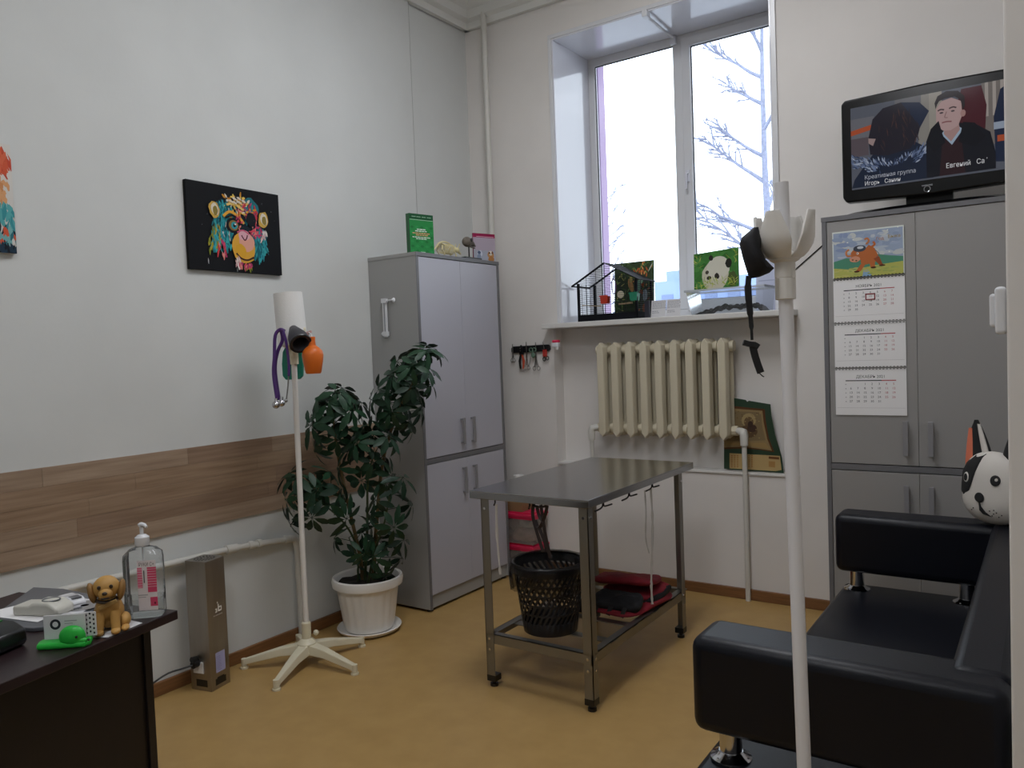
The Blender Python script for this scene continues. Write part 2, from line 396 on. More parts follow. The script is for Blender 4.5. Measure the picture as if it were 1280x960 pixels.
# ---------------------------------------------------------------- heating
t = thing('heating_riser', 'white painted heating riser pipe in the room corner', 'pipe', (.17, -.05, 0))
B().tube([(.17, -.05, 0), (.17, -.05, HC)], .019, 12).build('pipe', 'pipe_paint', t, smooth=True)
t = thing('heating_pipe', 'white heating pipe along the left wall below the oak boards', 'pipe', (.029, -1.62, 0))
pp = [(.029, -6.1, .60), (.029, -2.6, .552), (.029, -1.99, .542), (.029, -1.66, .515), (.029, -1.63, .505), (.029, -1.618, .48), (.029, -1.614, 0)]
B().tube(pp, .0145, 10).build('pipe', 'pipe_paint', t, smooth=True)
for ya, yb, r_ in ((-2.02, -1.96, .021), (-1.90, -1.875, .019), (-1.85, -1.83, .021)): B().cyl((.029, ya, .542+(ya+2)*-.06), (.029, yb, .542+(yb+2)*-.06), r_, 10).build('coupling', 'pipe_paint', t, smooth=True)
B().tube([(.029, -1.69, .52), (.029, -1.64, .512), (.029, -1.62, .495), (.029, -1.615, .46)], .019, 10).build('elbow', 'pipe_paint', t, smooth=True)

rx, pp_ = at(750.5, 428, y=-.055).x, 0
rx8 = at(901.8, 421.4, y=-.055).x; pitch = (rx8-rx)/8
zt, zb = at(822, 425, y=-.055).z, at(826, 548.5, y=-.055).z
rad = thing('radiator', 'cream cast iron radiator with nine ribs in the niche under the sill', 'radiator', (rx, 0, zb))
def rib(x):
    b = B()
    def blade(y0, y1, w0, w1, za, zb_, ch):
        A = [(-w0, za+ch), (0, za), (w0, za+ch), (w0, zb_-ch), (0, zb_), (-w0, zb_-ch)]
        C_ = [(q*w1/w0, z) for q, z in A]; i = len(b.v)
        b.v.extend(Vector((x+q, y0, z)) for q, z in A); b.v.extend(Vector((x+q, y1, z)) for q, z in C_)
        b.f.append((0+i,1+i,2+i,3+i,4+i,5+i)); b.f.append((11+i,10+i,9+i,8+i,7+i,6+i))
        for k in range(6): b.f.append((i+k, i+(k+1) % 6, i+6+(k+1) % 6, i+6+k))
    blade(-.07, -.028, .021, .030, zb, zt, .028)
    blade(-.028, -.012, .030, .012, zb+.012, zt-.012, .03)
    blade(.075, .03, .021, .030, zb, zt, .028)
    blade(.03, .012, .030, .012, zb+.012, zt-.012, .03)
    for z in (zt-.05, zb+.05): b.ball((x, .0, z), (.03, .045, .045), 12, 8)
    b.box(x-.006, -.02, zb+.06, x+.006, .02, zt-.06)
    return b
for i in range(9): rib(rx+pitch*i).build('rib', 'cream_enamel', rad, bevel=.005)
for z in (zt-.048, zb+.05):
    b = B().cyl((rx-.035, 0, z), (rx8+.035, 0, z), .025, 14)
    for i in range(8): b.cyl((rx+pitch*(i+.5)-.007, 0, z), (rx+pitch*(i+.5)+.007, 0, z), .033, 14)
    b.build('hub_pipe', 'cream_enamel', rad, smooth=True)
B().cyl((rx8+.03, 0, zt-.048), (rx8+.05, 0, zt-.048), .03, 12).build('plug', 'cream_enamel', rad, smooth=True)
B().cyl((rx-.05, 0, zt-.048), (rx-.03, 0, zt-.048), .03, 12).build('plug', 'cream_enamel', rad, smooth=True)
xr = at(930, 545, y=-.03).x; xl = at(739.5, 540, y=-.03).x; zp = zb+.05
for nm, lab, xe, xs in (('radiator_pipe', 'thin white pipe dropping from the radiator end beside the icon calendar', xr, rx8+.03), ('radiator_pipe', 'thin white pipe dropping from the radiator end behind the steel table', xl, rx-.03)):
    t = thing(nm, lab, 'pipe', (xe, -.03, 0), group='radiator pipes')
    s_ = 1 if xe > rx else -1
    B().tube([(xe, -.03, 0), (xe, -.03, zp-.03)], .0135, 10).build('drop_pipe', 'pipe_paint', t, smooth=True)
    B().tube([(xe, -.03, zp-.075), (xe, -.03, zp-.02), (xe-s_*.004, -.026, zp-.004), (xe-s_*.02, -.02, zp), (xs+s_*.02, 0, zp)], [.02, .022, .023, .021, .019], 12).build('elbow', 'pipe_paint', t, smooth=True)
    B().cyl((xs+s_*.0, 0, zp), (xs+s_*.03, 0, zp), .027, 8).build('coupling_nut', 'cream_enamel', t, smooth=True)

# ---------------------------------------------------------------- cabinets
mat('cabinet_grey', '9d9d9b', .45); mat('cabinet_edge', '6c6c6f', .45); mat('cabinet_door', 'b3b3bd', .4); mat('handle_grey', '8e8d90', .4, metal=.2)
mat('black_plastic', '141416', .35); mat('shadow_gap', '2e2e30', .8)
def cabinet(name, label, loc, rotz, D, dcol):
    Wd, H = .754, 1.94
    t = thing(name, label, 'cabinet', loc, rotz); k = dict(world=False)
    boxo('side_panel', 'cabinet_grey', t, 0, .0, .015, .018, D, H-.02, .001, **k); boxo('side_panel', 'cabinet_grey', t, Wd-.018, .0, .015, Wd, D, H-.02, .001, **k)
    B().box(-.001, -.002, .0151, .0182, .0, H-.02).build('edge_band', 'cabinet_edge', t, **k); B().box(Wd-.0182, -.002, .0151, Wd+.001, .0, H-.02).build('edge_band', 'cabinet_edge', t, **k)
    boxo('top_panel', 'cabinet_grey', t, -.002, -.002, H-.02, Wd+.002, D, H, .001, **k)
    B().box(-.003, -.0035, H-.0205, Wd+.003, -.002, H).build('edge_band', 'cabinet_edge', t, **k)
    boxo('shelf', 'cabinet_edge', t, .018, .0, .802, Wd-.018, D-.01, .828, .001, **k)
    boxo('plinth', 'cabinet_grey', t, .018, .012, .015, Wd-.018, .03, .085, .001, **k)
    boxo('back_panel', 'cabinet_grey', t, .018, D-.008, .02, Wd-.018, D-.002, H-.02, 0, **k)
    for x in (.03, Wd-.03):
        for y in (.03, D-.03): B().cyl((x, y, 0), (x, y, .016), .018, 10).build('foot', 'black_plastic', t, **k)
    g = .0012; mid = Wd/2
    for z0, z1, hz in ((.832, 1.917, 'low'), (.09, .798, 'high')):
        for x0, x1, s_ in ((.02, mid-g/2, -1), (mid+g/2, Wd-.02, 1)):
            d = boxo('door', dcol, t, x0, .001, z0, x1, .017, z1, .0015, **k)
            hx = mid+s_*.048; a_, b_ = (z0+.045, z0+.195) if hz == 'low' else (z1-.2, z1-.05)
            bb = B().box(hx-.010, -.026, a_, hx+.010, -.02, b_).box(hx-.006, -.024, a_+.004, hx+.006, .001, a_+.014).box(hx-.006, -.024, b_-.014, hx+.006, .001, b_-.004)
            bb.build('handle', 'handle_grey', d, bevel=.0015, world=False)
    return t
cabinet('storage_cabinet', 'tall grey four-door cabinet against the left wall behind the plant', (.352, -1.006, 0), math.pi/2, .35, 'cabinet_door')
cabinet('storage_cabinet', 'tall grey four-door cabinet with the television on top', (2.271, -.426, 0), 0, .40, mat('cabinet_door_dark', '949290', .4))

# ---------------------------------------------------------------- black sofa
mat('black_leather', '070a14', .40, spec=.3, bump=.12, bscale=260); mat('chrome', 'c8c8cc', .12, metal=1)
X0, X1, Y0, Y1 = 2.42, 3.055, -2.50, -.82
sofa = thing('sofa', 'black leather sofa with raised arms on chrome posts', 'sofa', (2.75, -1.65, 0))
def cushion(x0, y0, z0, x1, y1, z1, name, bev=.03, puff=0):
    b = B(); n = 8
    def top(u, v):
        q = puff*(1-(2*u-1)**4)*(1-(2*v-1)**4); return q
    i0 = len(b.v); n2 = 10
    for j in range(n2+1):
        for i in range(n+1):
            u, v = i/n, j/n2; b.v.append(Vector((lerp(x0, x1, u), lerp(y0, y1, v), z1+top(u, v))))
    for j in range(n2):
        for i in range(n): a = i0+j*(n+1)+i; b.f.append((a, a+1, a+n+2, a+n+1))
    lo = len(b.v); b.v += [Vector(p) for p in ((x0,y0,z0),(x1,y0,z0),(x1,y1,z0),(x0,y1,z0))]
    A = [i0+i for i in range(n+1)]; R_ = [i0+j*(n+1)+n for j in range(n2+1)]; T = [i0+n2*(n+1)+i for i in range(n, -1, -1)]; L = [i0+j*(n+1) for j in range(n2, -1, -1)]
    b.f += [tuple([lo+1, lo]+A), tuple([lo+2, lo+1]+R_), tuple([lo+3, lo+2]+T), tuple([lo, lo+3]+L), (lo, lo+1, lo+2, lo+3)]
    return b.build(name, 'black_leather', sofa, smooth=True, bevel=bev, seg=4)
SZ = .405
cushion(X0, Y0, .17, 2.93, -1.664, SZ, 'seat_cushion', .02, .012); cushion(X0, -1.656, .17, 2.93, Y1, SZ, 'seat_cushion', .02, .012)
boxo('seat_base', 'black_leather', sofa, X0+.02, Y0+.02, .11, 3.04, Y1-.02, .17, .01)
def slant(b, y0, y1, xb0, xb1, xt0, xt1, z0, z1):
    i = len(b.v)
    b.v += [Vector(p) for p in ((xb0,y0,z0),(xb1,y0,z0),(xb1,y1,z0),(xb0,y1,z0),(xt0,y0,z1),(xt1,y0,z1),(xt1,y1,z1),(xt0,y1,z1))]
    b.f += [tuple(i+k for k in q) for q in ((3,2,1,0),(4,5,6,7),(0,1,5,4),(1,2,6,5),(2,3,7,6),(3,0,4,7))]; return b
slant(B(), -2.40, -.90, 2.885, 3.05, 2.945, 3.05, .30, .722).build('back_cushion', 'black_leather', sofa, smooth=True, bevel=.02, seg=4)
for y0, y1 in ((-2.475, -2.315), (-.998, -.845)):
    boxo('arm', 'black_leather', sofa, X0, y0, .492, 3.05, y1, .716, .028, seg=4, smooth=True)
    ym = (y0+y1)/2
    for x in (2.485, 2.86):
        pst = B().cyl((x, ym, SZ-.01), (x, ym, .505), .026, 20).build('arm_post', 'chrome', sofa, smooth=True)
        B().lathe([(.048, 0), (.048, .004), (.036, .010), (.028, .018)], 24, (x, ym, SZ+.006)).build('post_flange', 'chrome', pst, smooth=True)
        bb = B()
        for q in range(3): bb.ball((x+.04*math.cos(q*2.1), ym+.04*math.sin(q*2.1), SZ+.0115), .004, 6, 4)
        bb.build('screw', 'chrome', pst, smooth=True)
for x in (X0+.08, 2.95):
    for y in (Y0+.1, Y1-.1): B().cyl((x, y, 0), (x, y, .115), .025, 16).build('leg', 'chrome', sofa, smooth=True)

# ---------------------------------------------------------------- steel table
mat('steel', '9a9a98', .3, metal=1, noise=.08, nscale=30, stretch=(1, 12, 1)); mat('steel_top', 'a4a5a8', .2, metal=1); mat('steel_dull', '8f8d88', .42, metal=.9)
TX0, TX1, TY0, TY1, TZ = 1.115, 1.678, -1.605, -.548, .82
tab = thing('examination_table', 'stainless steel examination table with open lower shelf', 'table', (1.4, -1.08, 0))
b = B().box(TX0, TY0, TZ-.004, TX1, TY1, TZ).box(TX0, TY0, TZ-.032, TX0+.003, TY1, TZ-.004).box(TX1-.003, TY0, TZ-.032, TX1, TY1, TZ-.004).box(TX0, TY0, TZ-.032, TX1, TY0+.003, TZ-.004).box(TX0, TY1-.003, TZ-.032, TX1, TY1, TZ-.004)
b.build('tabletop', 'steel_top', tab, bevel=.0015)
LX0, LX1, LY0, LY1 = 1.168, 1.672, -1.60, -.68
for x, sx in ((LX0, 1), (LX1, -1)):
    for y, sy in ((LY0, 1), (LY1, -1)):
        b = B().box(min(x, x+sx*.04), min(y, y+sy*.003), .03, max(x, x+sx*.04), max(y, y+sy*.003), TZ-.004).box(min(x, x+sx*.003), min(y, y+sy*.04), .03, max(x, x+sx*.003), max(y, y+sy*.04), TZ-.004)
        lg = b.build('leg', 'steel_dull', tab)
        xc, yc = x+sx*.02, y+sy*.02
        b = B().box(min(x, x+sx*.04)-.001, min(y, y+sy*.04)-.001, .025, max(x, x+sx*.04)+.001, max(y, y+sy*.04)+.001, .05).cyl((xc, yc, .0), (xc, yc, .012), .017, 12).cyl((xc, yc, .01), (xc, yc, .03), .008, 8)
        b.build('foot', 'black_plastic', lg, world=True)
        for z in (.75, .205, .16):
            B().cyl((xc, y-sy*.003, z), (xc, y, z), .006, 6).build('bolt', 'chrome', lg); B().cyl((x-sx*.003, yc, z), (x, yc, z), .006, 6).build('bolt', 'chrome', lg)
SHZ = .205
for y0, y1 in ((LY0+.003, LY0+.006), (LY1-.006, LY1-.003)):
    b = B().box(LX0, y0, SHZ-.02, LX1, y1, SHZ+.02).box(LX0, min(y0, y0+.03), SHZ+.017, LX1, max(y1, y0+.03), SHZ+.02); b.build('shelf_rail', 'steel_dull', tab)
for x0, s_ in ((LX0+.003, 1), (LX1-.006, -1)):
    b = B().box(x0, LY0, SHZ-.02, x0+.003, LY1, SHZ+.02).box(min(x0, x0+s_*.03), LY0, SHZ+.017, max(x0, x0+s_*.03)+.003, LY1, SHZ+.02); b.build('shelf_rail', 'steel_dull', tab)
for y in (-1.42, -1.22, -1.0, -.82):
    B().box(LX0, y-.022, SHZ+.012, LX1, y+.022, SHZ+.0165).build('shelf_slat', 'steel_dull', tab)
mat('black_wire', '1c1b1b', .4, metal=.5)
def hook(x, y): 
    return B().tube(smoothpath([(x, y-.05, TZ-.055), (x, y-.005, TZ-.053), (x, y+.012, TZ-.045), (x, y+.012, TZ-.03)], 4), .0035, 6).tube(smoothpath([(x, y+.02, TZ-.03), (x, y+.02, TZ-.04), (x, y+.03, TZ-.05), (x, y+.09, TZ-.053)], 4), .0035, 6)
for y in (-1.50, -1.27, -1.04): hook(TX1-.012, y+.02).build('hook', 'black_wire', tab, smooth=True)
for x in (1.23, 1.40): B().tube(smoothpath([(x, TY0+.02, TZ-.03), (x, TY0+.022, TZ-.045), (x+.01, TY0-.0, TZ-.052)], 4), .0035, 6).build('hook', 'black_wire', tab, smooth=True)

# ---------------------------------------------------------------- desk
mat('wenge', '24171a', .38, noise=.25, nscale=12, stretch=(6, 1, 6)); mat('wenge_panel', '120b0b', .45, noise=.2, nscale=12, stretch=(6, 6, 1))
DQ = Vector((1.232, -3.010, 0)); DR = math.radians(12.5)
desk = thing('desk', 'dark wenge desk standing by the left wall', 'desk', DQ, DR); k = dict(world=False)
boxo('desktop', 'wenge', desk, -.60, -1.45, .726, 0, 0, .75, .002, **k)
boxo('front_panel', 'wenge_panel', desk, -.055, -1.40, .01, -.037, -.085, .726, .001, **k)
boxo('side_panel', 'wenge_panel', desk, -.56, -.085, .0, -.03, -.063, .726, .001, **k); boxo('side_panel', 'wenge_panel', desk, -.56, -1.42, .0, -.03, -1.398, .726, .001, **k)
# ---------------------------------------------------------------- ceiling lamps (out of view, they light the room)
mat('lamp_panel', 'f8faff', .5, emit=LAMP_STRENGTH); mat('lamp_body', 'e8e8e8', .4)
for i, (x, y) in enumerate(LAMP_SPOTS):
    t = thing('ceiling_lamp', 'long white ceiling lamp panel', 'lamp', (x, y, HC), group='ceiling lamps')
    boxo('housing', 'lamp_body', t, x-.32, y-.62, HC-.05, x+.32, y+.62, HC, .004)
    boxo('diffuser', 'lamp_panel', t, x-.30, y-.60, HC-.056, x+.30, y+.60, HC-.05, 0)

# ---------------------------------------------------------------- canvases on the left wall
def canvas(name, label, ya, yb, za, zb, base):
    t = thing(name, label, 'painting', (0, (ya+yb)/2, za))
    boxo('stretcher', base, t, .001, ya, za, .02, yb, zb, .002)
    return t, Print((.0203, ya, za), (0, yb-ya, 0), (0, 0, zb-za))
mat('canvas_black', '0b0c10', .7, spec=.2); mat('canvas_white', 'd8d4cf', .7)
t, P = canvas('ape_painting', 'black canvas with a colourful ape portrait on the left wall', -2.118, -1.618, 1.807, 2.197, 'canvas_black')
P.rect(0, 0, 1, 1, '0a0b10')
R = random.Random(3)
TEAL = ['1f7f8a', '2b95a0', '176470', '3aa6a8']; WARM = ['d9a13a', 'c98a2c', 'e5c25a', 'd7cfc0']; PINK = ['d24a5c', 'b13a6a', 'e08a80', 'c23b44']; OLV = ['8a8a2a', 'a79a32', '6f7a24']
def blob(cx, cy, rx, ry, cols, n, L=.08, w=.012, down=True):
    for _ in range(n):
        a, q = R.uniform(0, 6.28), math.sqrt(R.random()); x, y = cx+rx*q*math.cos(a), cy+ry*q*math.sin(a)
        l = L*R.uniform(.5, 1.2); an = R.uniform(-2.0, -1.1) if down else R.uniform(0, 6.28)
        P.stroke(x, y, x+l*math.cos(an)*.8, y+l*math.sin(an), w*R.uniform(.6, 1.3), R.choice(cols))
P.ell(.50, .58, .25, .33, '14202a', jag=.06); P.ell(.38, .60, .12, .22, '1b5f6a', jag=.1); P.ell(.66, .78, .10, .12, '1d6a74', jag=.1); P.ell(.74, .42, .07, .16, '1b5a64', jag=.1)
blob(.37, .66, .11, .20, TEAL, 110); blob(.62, .76, .12, .12, TEAL+PINK, 60); blob(.36, .48, .09, .16, TEAL+['d9d2cc', '14202a'], 60, .1); blob(.45, .74, .10, .08, WARM+TEAL, 30, .07); blob(.75, .40, .08, .18, TEAL, 90, .12); blob(.28, .42, .06, .14, TEAL+OLV, 70, .12); blob(.40, .42, .07, .14, TEAL, 26)
blob(.22, .35, .03, .1, OLV, 10, .1); blob(.33, .30, .04, .08, PINK, 14, .12); blob(.50, .84, .11, .05, WARM, 26, .06, .016, False); blob(.62, .74, .08, .10, PINK+WARM, 34, .06, .014, False)
blob(.73, .50, .06, .10, PINK, 34, .07, .012, False); blob(.80, .50, .03, .06, ['d9d2cc', 'c9b0b0'], 12, .07)
for sx, sy, r_ in ((.27, .70, 1), (.80, .66, 1)):
    P.ell(sx, sy, .055, .10, 'c8a24a', rot=.2 if sx < .5 else -.2, jag=.08); P.ell(sx+.005, sy+.005, .038, .072, 'd9d0c0', rot=.2, jag=.1); P.ell(sx+.01, sy-.01, .026, .055, '8b7a3a', jag=.1)
P.ell(.66, .64, .055, .085, '14151c', jag=.05); P.ell(.46, .545, .075, .09, '14151c', jag=.05); P.ell(.465, .545, .052, .062, '8a6a34'); P.ell(.472, .545, .034, .044, '2f8f98'); P.ell(.474, .545, .015, .02, '0c1216'); P.ell(.482, .56, .007, .01, 'e8eef0')
P.curve([(.36, .64), (.43, .70), (.52, .66), (.58, .58)], .016, 'd9a13a'); P.curve([(.38, .62), (.46, .66), (.54, .60)], .010, '14151c'); P.curve([(.40, .78), (.48, .80), (.58, .74)], .014, 'e0c070')
for x, y in ((.42, .84), (.46, .875), (.51, .885), (.46, .83), (.51, .84), (.56, .86)): P.stroke(x, y, x+.05, y-.025, .017, 'd8cdbd'); P.stroke(x+.01, y-.02, x+.05, y-.045, .006, 'b08a40')
P.ell(.565, .30, .125, .19, 'd9a23a', jag=.04); P.ell(.60, .36, .085, .115, 'dda08c', jag=.06); P.ell(.53, .25, .06, .09, 'd6a02c', jag=.08); P.ell(.575, .44, .065, .06, 'd8a6b0', jag=.06)
P.curve([(.545, .44), (.56, .41), (.58, .385), (.60, .41), (.61, .45)], .008, '5a1f2e'); P.curve([(.50, .47), (.565, .50), (.63, .46)], .009, 'c95c78')
P.curve([(.48, .22), (.53, .165), (.60, .15), (.67, .19)], .011, '3a1c16'); P.curve([(.48, .20), (.53, .14), (.60, .125), (.67, .165)], .008, 'c99a30')
blob(.50, .15, .05, .05, ['d9c9c4', 'c9a0a0', 'e0d6d0'], 26, .08, .010); blob(.60, .09, .05, .03, OLV, 20, .06); blob(.57, .11, .10, .02, PINK, 22, .07); blob(.52, .60, .03, .08, PINK, 12, .05, .01, False)
for _ in range(14): x, y = R.uniform(.05, .95), R.uniform(.1, .9); P.stroke(x, y, x, y-R.uniform(.005, .02), .002, '8a8f96')
P.stroke(.18, .14, .182, .07, .005, 'd8d8d8'); P.stroke(.48, .05, .48, .0, .004, '9aa2a8')
P.build('painted_picture', t)
t, P = canvas('abstract_painting', 'white canvas with orange and teal strokes cut by the frame edge', -3.314, -2.814, 1.815, 2.207, 'canvas_white')
P.rect(0, 0, 1, 1, 'd6d2cc'); R = random.Random(8)
def blobs(*a): 
    blob(*a)
for cx, cy, rx, ry, cols, n, L in ((.9, .9, .08, .10, ['cf5a3c', 'd8694a', 'c24a34'], 50, .15), (.92, .62, .05, .12, ['c98a5a', 'd8a070'], 24, .1), (.93, .38, .07, .10, ['3a8f96', '58a8aa'], 30, .14), (.9, .2, .1, .10, ['2d6f78', 'cf5a3c', '1c2a34', '7ab0b0'], 60, .12), (.9, .05, .12, .06, ['151c26', '22384a'], 50, .12), (.5, .4, .3, .3, ['3a8f96', 'cf5a3c', 'd8a070', '1c2a34'], 120, .16)):
    blob(cx, cy, rx, ry, cols, n, L, .018)
P.ell(.87, .86, .045, .16, 'd9d3cb', jag=.05); P.curve([(.84, .95), (.885, .9), (.9, .8), (.86, .74)], .012, '1a1a1e'); P.curve([(.86, .66), (.885, .62), (.87, .6)], .008, '33302e')
P.build('painted_picture', t)

# ---------------------------------------------------------------- things on the left cabinet
CT = 1.94
def book(name, label, o, u, h, d, front, spine):
    """standing slab book: o bottom-left of the cover, u along the cover, d depth vector behind"""
    o, u, d = Vector(o), Vector(u), Vector(d); t = thing(name, label, 'book', o)
    B().prism([(0,0),(1,0),(1,1),(0,1)], o, u, (0,0,h), d*.06).build('front_cover', spine, t)
    B().prism([(0,0),(1,0),(1,1),(0,1)], o+d*.94, u, (0,0,h), d*.06).build('back_cover', spine, t)
    B().prism([(0,0),(.06,0),(.06,1),(0,1)], o+d*.06, u, (0,0,h), d*.88).build('spine', spine, t)
    B().prism([(.06,.02),(.97,.02),(.97,.98),(.06,.98)], o+d*.06, u, (0,0,h), d*.88).build('pages', 'paper', t)
    P = Print(o-Vector(d).normalized()*.0003, u, (0,0,h)); return t, P
mat('paper', 'e8e7e7', .7); mat('book_green', '1f5a34', .45); mat('book_magenta', '8f2448', .45)
mat('bone', 'd8cc9c', .6); mat('skull_brown', '6e655b', .65, noise=.25, nscale=60)
o = at(509.5, 317, z=CT); o = Vector((.315, -1.0, CT)); 
t, P = book('green_book', 'green hardcover book standing upright on the cabinet', (.30, -.985, CT), (.035, .155, 0), .212, (-.03, .006, 0), None, 'book_green')
P.rect(0, 0, 1, 1, '2a8a46'); P.rect(0, .86, 1, 1, '1c5632'); P.rect(.02, .845, .98, .855, 'bfd8c4')
for r_ in range(6):
    for c_ in range(5): P.ell(.1+c_*.2, .06+r_*.12, .07, .035, '23773c' if (r_+c_) % 2 else '31964e', 8)
for y, w, c in ((.60, .4, 'e4efe6'), (.555, .55, 'e4efe6'), (.50, .78, 'e8a080'), (.455, .5, 'e8a080'), (.40, .8, 'dfeae0'), (.36, .5, 'dfeae0')):
    x = .5-w/2
    while x < .5+w/2-.05: l = R.uniform(.07, .14); P.rect(x, y, min(x+l, .5+w/2), y+.022, c); x += l+.02
for x in (.1, .3, .52, .74): P.rect(x, .92, x+.17, .935, '9fc4aa')
P.rect(.42, .03, .62, .045, 'cfe4d4'); P.build('cover_print', t)
t, P = book('pink_magazine', 'magenta and lilac brochure with dogs standing at the wall corner of the cabinet', (.255, -.365, CT), (.05, .155, 0), .175, (-.010, .004, 0), None, 'book_magenta')
P.rect(0, 0, 1, 1, 'b3a6b4'); P.rect(0, .86, 1, 1, '9a2450'); P.rect(.15, .88, .95, .90, 'd9b0c0'); P.rect(0, 0, 1, .42, 'a9adba')
P.ell(.28, .30, .12, .12, 'c9ced8', jag=.1); P.ell(.25, .34, .07, .06, '54627e', jag=.1); P.ell(.24, .2, .09, .1, '8894aa', jag=.1); P.ell(.78, .28, .15, .14, 'b98a5a', jag=.08); P.ell(.78, .34, .09, .08, 'e3dccf', jag=.08); P.ell(.72, .34, .035, .04, '4a3020'); P.ell(.86, .35, .04, .05, '7a4a28'); P.ell(.79, .31, .02, .015, '1c1512'); P.ell(.8, .12, .14, .1, 'b07a46', jag=.1)
P.build('cover_print', t)
# toy skeleton of a small animal, cream
sk = thing('toy_skeleton', 'cream toy animal skeleton standing on the cabinet between book and skull', 'figurine', (.30, -.66, CT))
y0 = -.74; sp = smoothpath([(.30, y0-.07, CT+.02), (.30, y0-.035, CT+.045), (.30, y0, CT+.075), (.30, y0+.05, CT+.085), (.30, y0+.10, CT+.075), (.30, y0+.14, CT+.05)], 6)
B().tube(sp, [.002+.004*math.sin(math.pi*min(i/len(sp)*1.2, 1)) for i in range(len(sp))], 6).build('spine', 'bone', sk, smooth=True)
b = B()
for i in range(9):
    y = y0+.02+i*.0105; b.tube([(.30+.026*math.sin(a), y, CT+.062-.028+.028*math.cos(a)+.012) for a in [k*2*math.pi/12 for k in range(12)]], .0022, 5, closed=True)
b.build('rib_cage', 'bone', sk, smooth=True)
b = B().ball((.30, y0+.155, CT+.048), (.013, .022, .015)).tube([(.30, y0+.16, CT+.045), (.30, y0+.188, CT+.028)], [.010, .005], 8).tube([(.292, y0+.155, CT+.055), (.285, y0+.165, CT+.083)], .003, 5).tube([(.308, y0+.155, CT+.055), (.315, y0+.165, CT+.083)], .003, 5)
b.build('skull', 'bone', sk, smooth=True)
for y in (y0+.01, y0+.115):
    for s_ in (-1, 1):
        B().tube([(.30+s_*.012, y, CT+.06), (.30+s_*.02, y-.012, CT+.035), (.30+s_*.02, y+.006, CT+.018), (.30+s_*.02, y+.004, CT), ], [.006, .004, .0035, .004], 6).build('leg', 'bone', sk, smooth=True)
# bird skull on a stand
t = thing('skull_model', 'small brown animal skull model on a black stand beside the brochure', 'skull model', (.30, -.47, CT))
boxo('base', 'black_plastic', t, .265, -.55, CT, .335, -.39, CT+.012, .002)
B().cyl((.30, -.47, CT+.01), (.30, -.47, CT+.08), .004, 8).build('rod', 'black_wire', t)
b = B().ball((.30, -.485, CT+.105), (.026, .036, .03)).tube([(.30, -.465, CT+.105), (.30, -.435, CT+.098), (.30, -.405, CT+.086)], [.022, .015, .004], 10).tube([(.30, -.47, CT+.085), (.30, -.41, CT+.073)], [.010, .003], 8)
sk = b.build('skull', 'skull_brown', t, smooth=True); B().ball((.326, -.475, CT+.115), (.005, .011, .011)).build('eye_socket', 'black_plastic', sk)
# white thermometer on the cabinet side
t = thing('thermometer', 'white window thermometer fixed to the grey cabinet side', 'thermometer', (.13, -1.007, 1.5))
boxo('scale_bar', 'white_plastic', t, .112, -1.024, 1.495, .142, -1.016, 1.705, .002)
B().box(.124, -1.0262, 1.52, .130, -1.0242, 1.685).build('glass_tube', mat('tube_grey', '8d9096', .2), t)
for z, s_ in ((1.695, 1), (1.515, -1)):
    B().box(.108, -1.028, z-.012, .146, -1.014, z+.012).tube([(.127, -1.02, z), (.127+s_*(.055 if s_ > 0 else .03), -1.018, z)], .004, 6).lathe([(.014, 0), (.006, .012), (.003, .014)], 12, (.127+s_*(.055 if s_ > 0 else .03), -1.0075, z), Matrix.Rotation(math.pi/2, 4, 'X')).build('suction_arm', 'white_plastic', t, smooth=True)

# ---------------------------------------------------------------- TV
TVY = -.40
TL = at(1051, 129, y=TVY); TBm = at(1053, 258, y=TVY); cxm = at(1159, 237, y=TVY).x
tx0 = TL.x; tx1 = 2*cxm-tx0; tz0 = TBm.z+.006; tz1 = TL.z+.012
tv = thing('television', 'black flat television standing on the cabinet showing a film', 'television', (cxm, TVY, CT))
mat('tv_gloss', '08080a', .22, spec=.3)
pf = [(tx0, tz0+.03), (tx0+.015, tz0+.008), ((tx0+tx1)/2, tz0-.002), (tx1-.015, tz0+.008), (tx1, tz0+.03), (tx1, tz1-.02), (tx1-.015, tz1-.004), ((tx0+tx1)/2, tz1+.003), (tx0+.015, tz1-.004), (tx0, tz1-.02)]
B().prism(pf, (0, TVY, 0), (1,0,0), (0,0,1), (0, .06, 0)).build('housing', 'tv_gloss', tv, bevel=.008, seg=3)
SA = at(1063, 136, y=TVY-.001); SB = at(1064.5, 238, y=TVY-.001); sx0 = SA.x; sx1 = 2*cxm-sx0; sz0 = SB.z; sz1 = SA.z
P = Print((sx0, TVY-.0015, sz0), (sx1-sx0, 0, 0), (0, 0, sz1-sz0), 2e-5)
P.rect(0, 0, 1, 1, '5b5f6a'); P.rect(.45, .3, .56, 1, '8a8680'); P.rect(.30, .78, .47, 1, '6a6a6e'); P.rect(.84, .3, 1, 1, '77706c'); P.rect(.52, .55, .60, 1, '9a958c')
P.rect(0, .60, .16, .86, '6d6d74'); P.poly([(0, .66), (.14, .70), (.14, .76), (0, .72)], 'b0512e'); P.rect(.0, .4, .12, .62, '5a5056')
for x in (.86, .905, .95): P.rect(x, .62, x+.02, 1, 'a8a09a')
P.poly([(.70, .55), (.86, .48), (.87, .75), (.84, .98), (.72, .98), (.69, .8)], '4a1c24'); P.poly([(.92, .1), (1, .08), (1, .95), (.95, .9), (.91, .6)], '1c2740'); P.rect(.91, .46, 1, .54, '9aa6b8'); P.rect(.93, .32, 1, .39, 'b0502c')
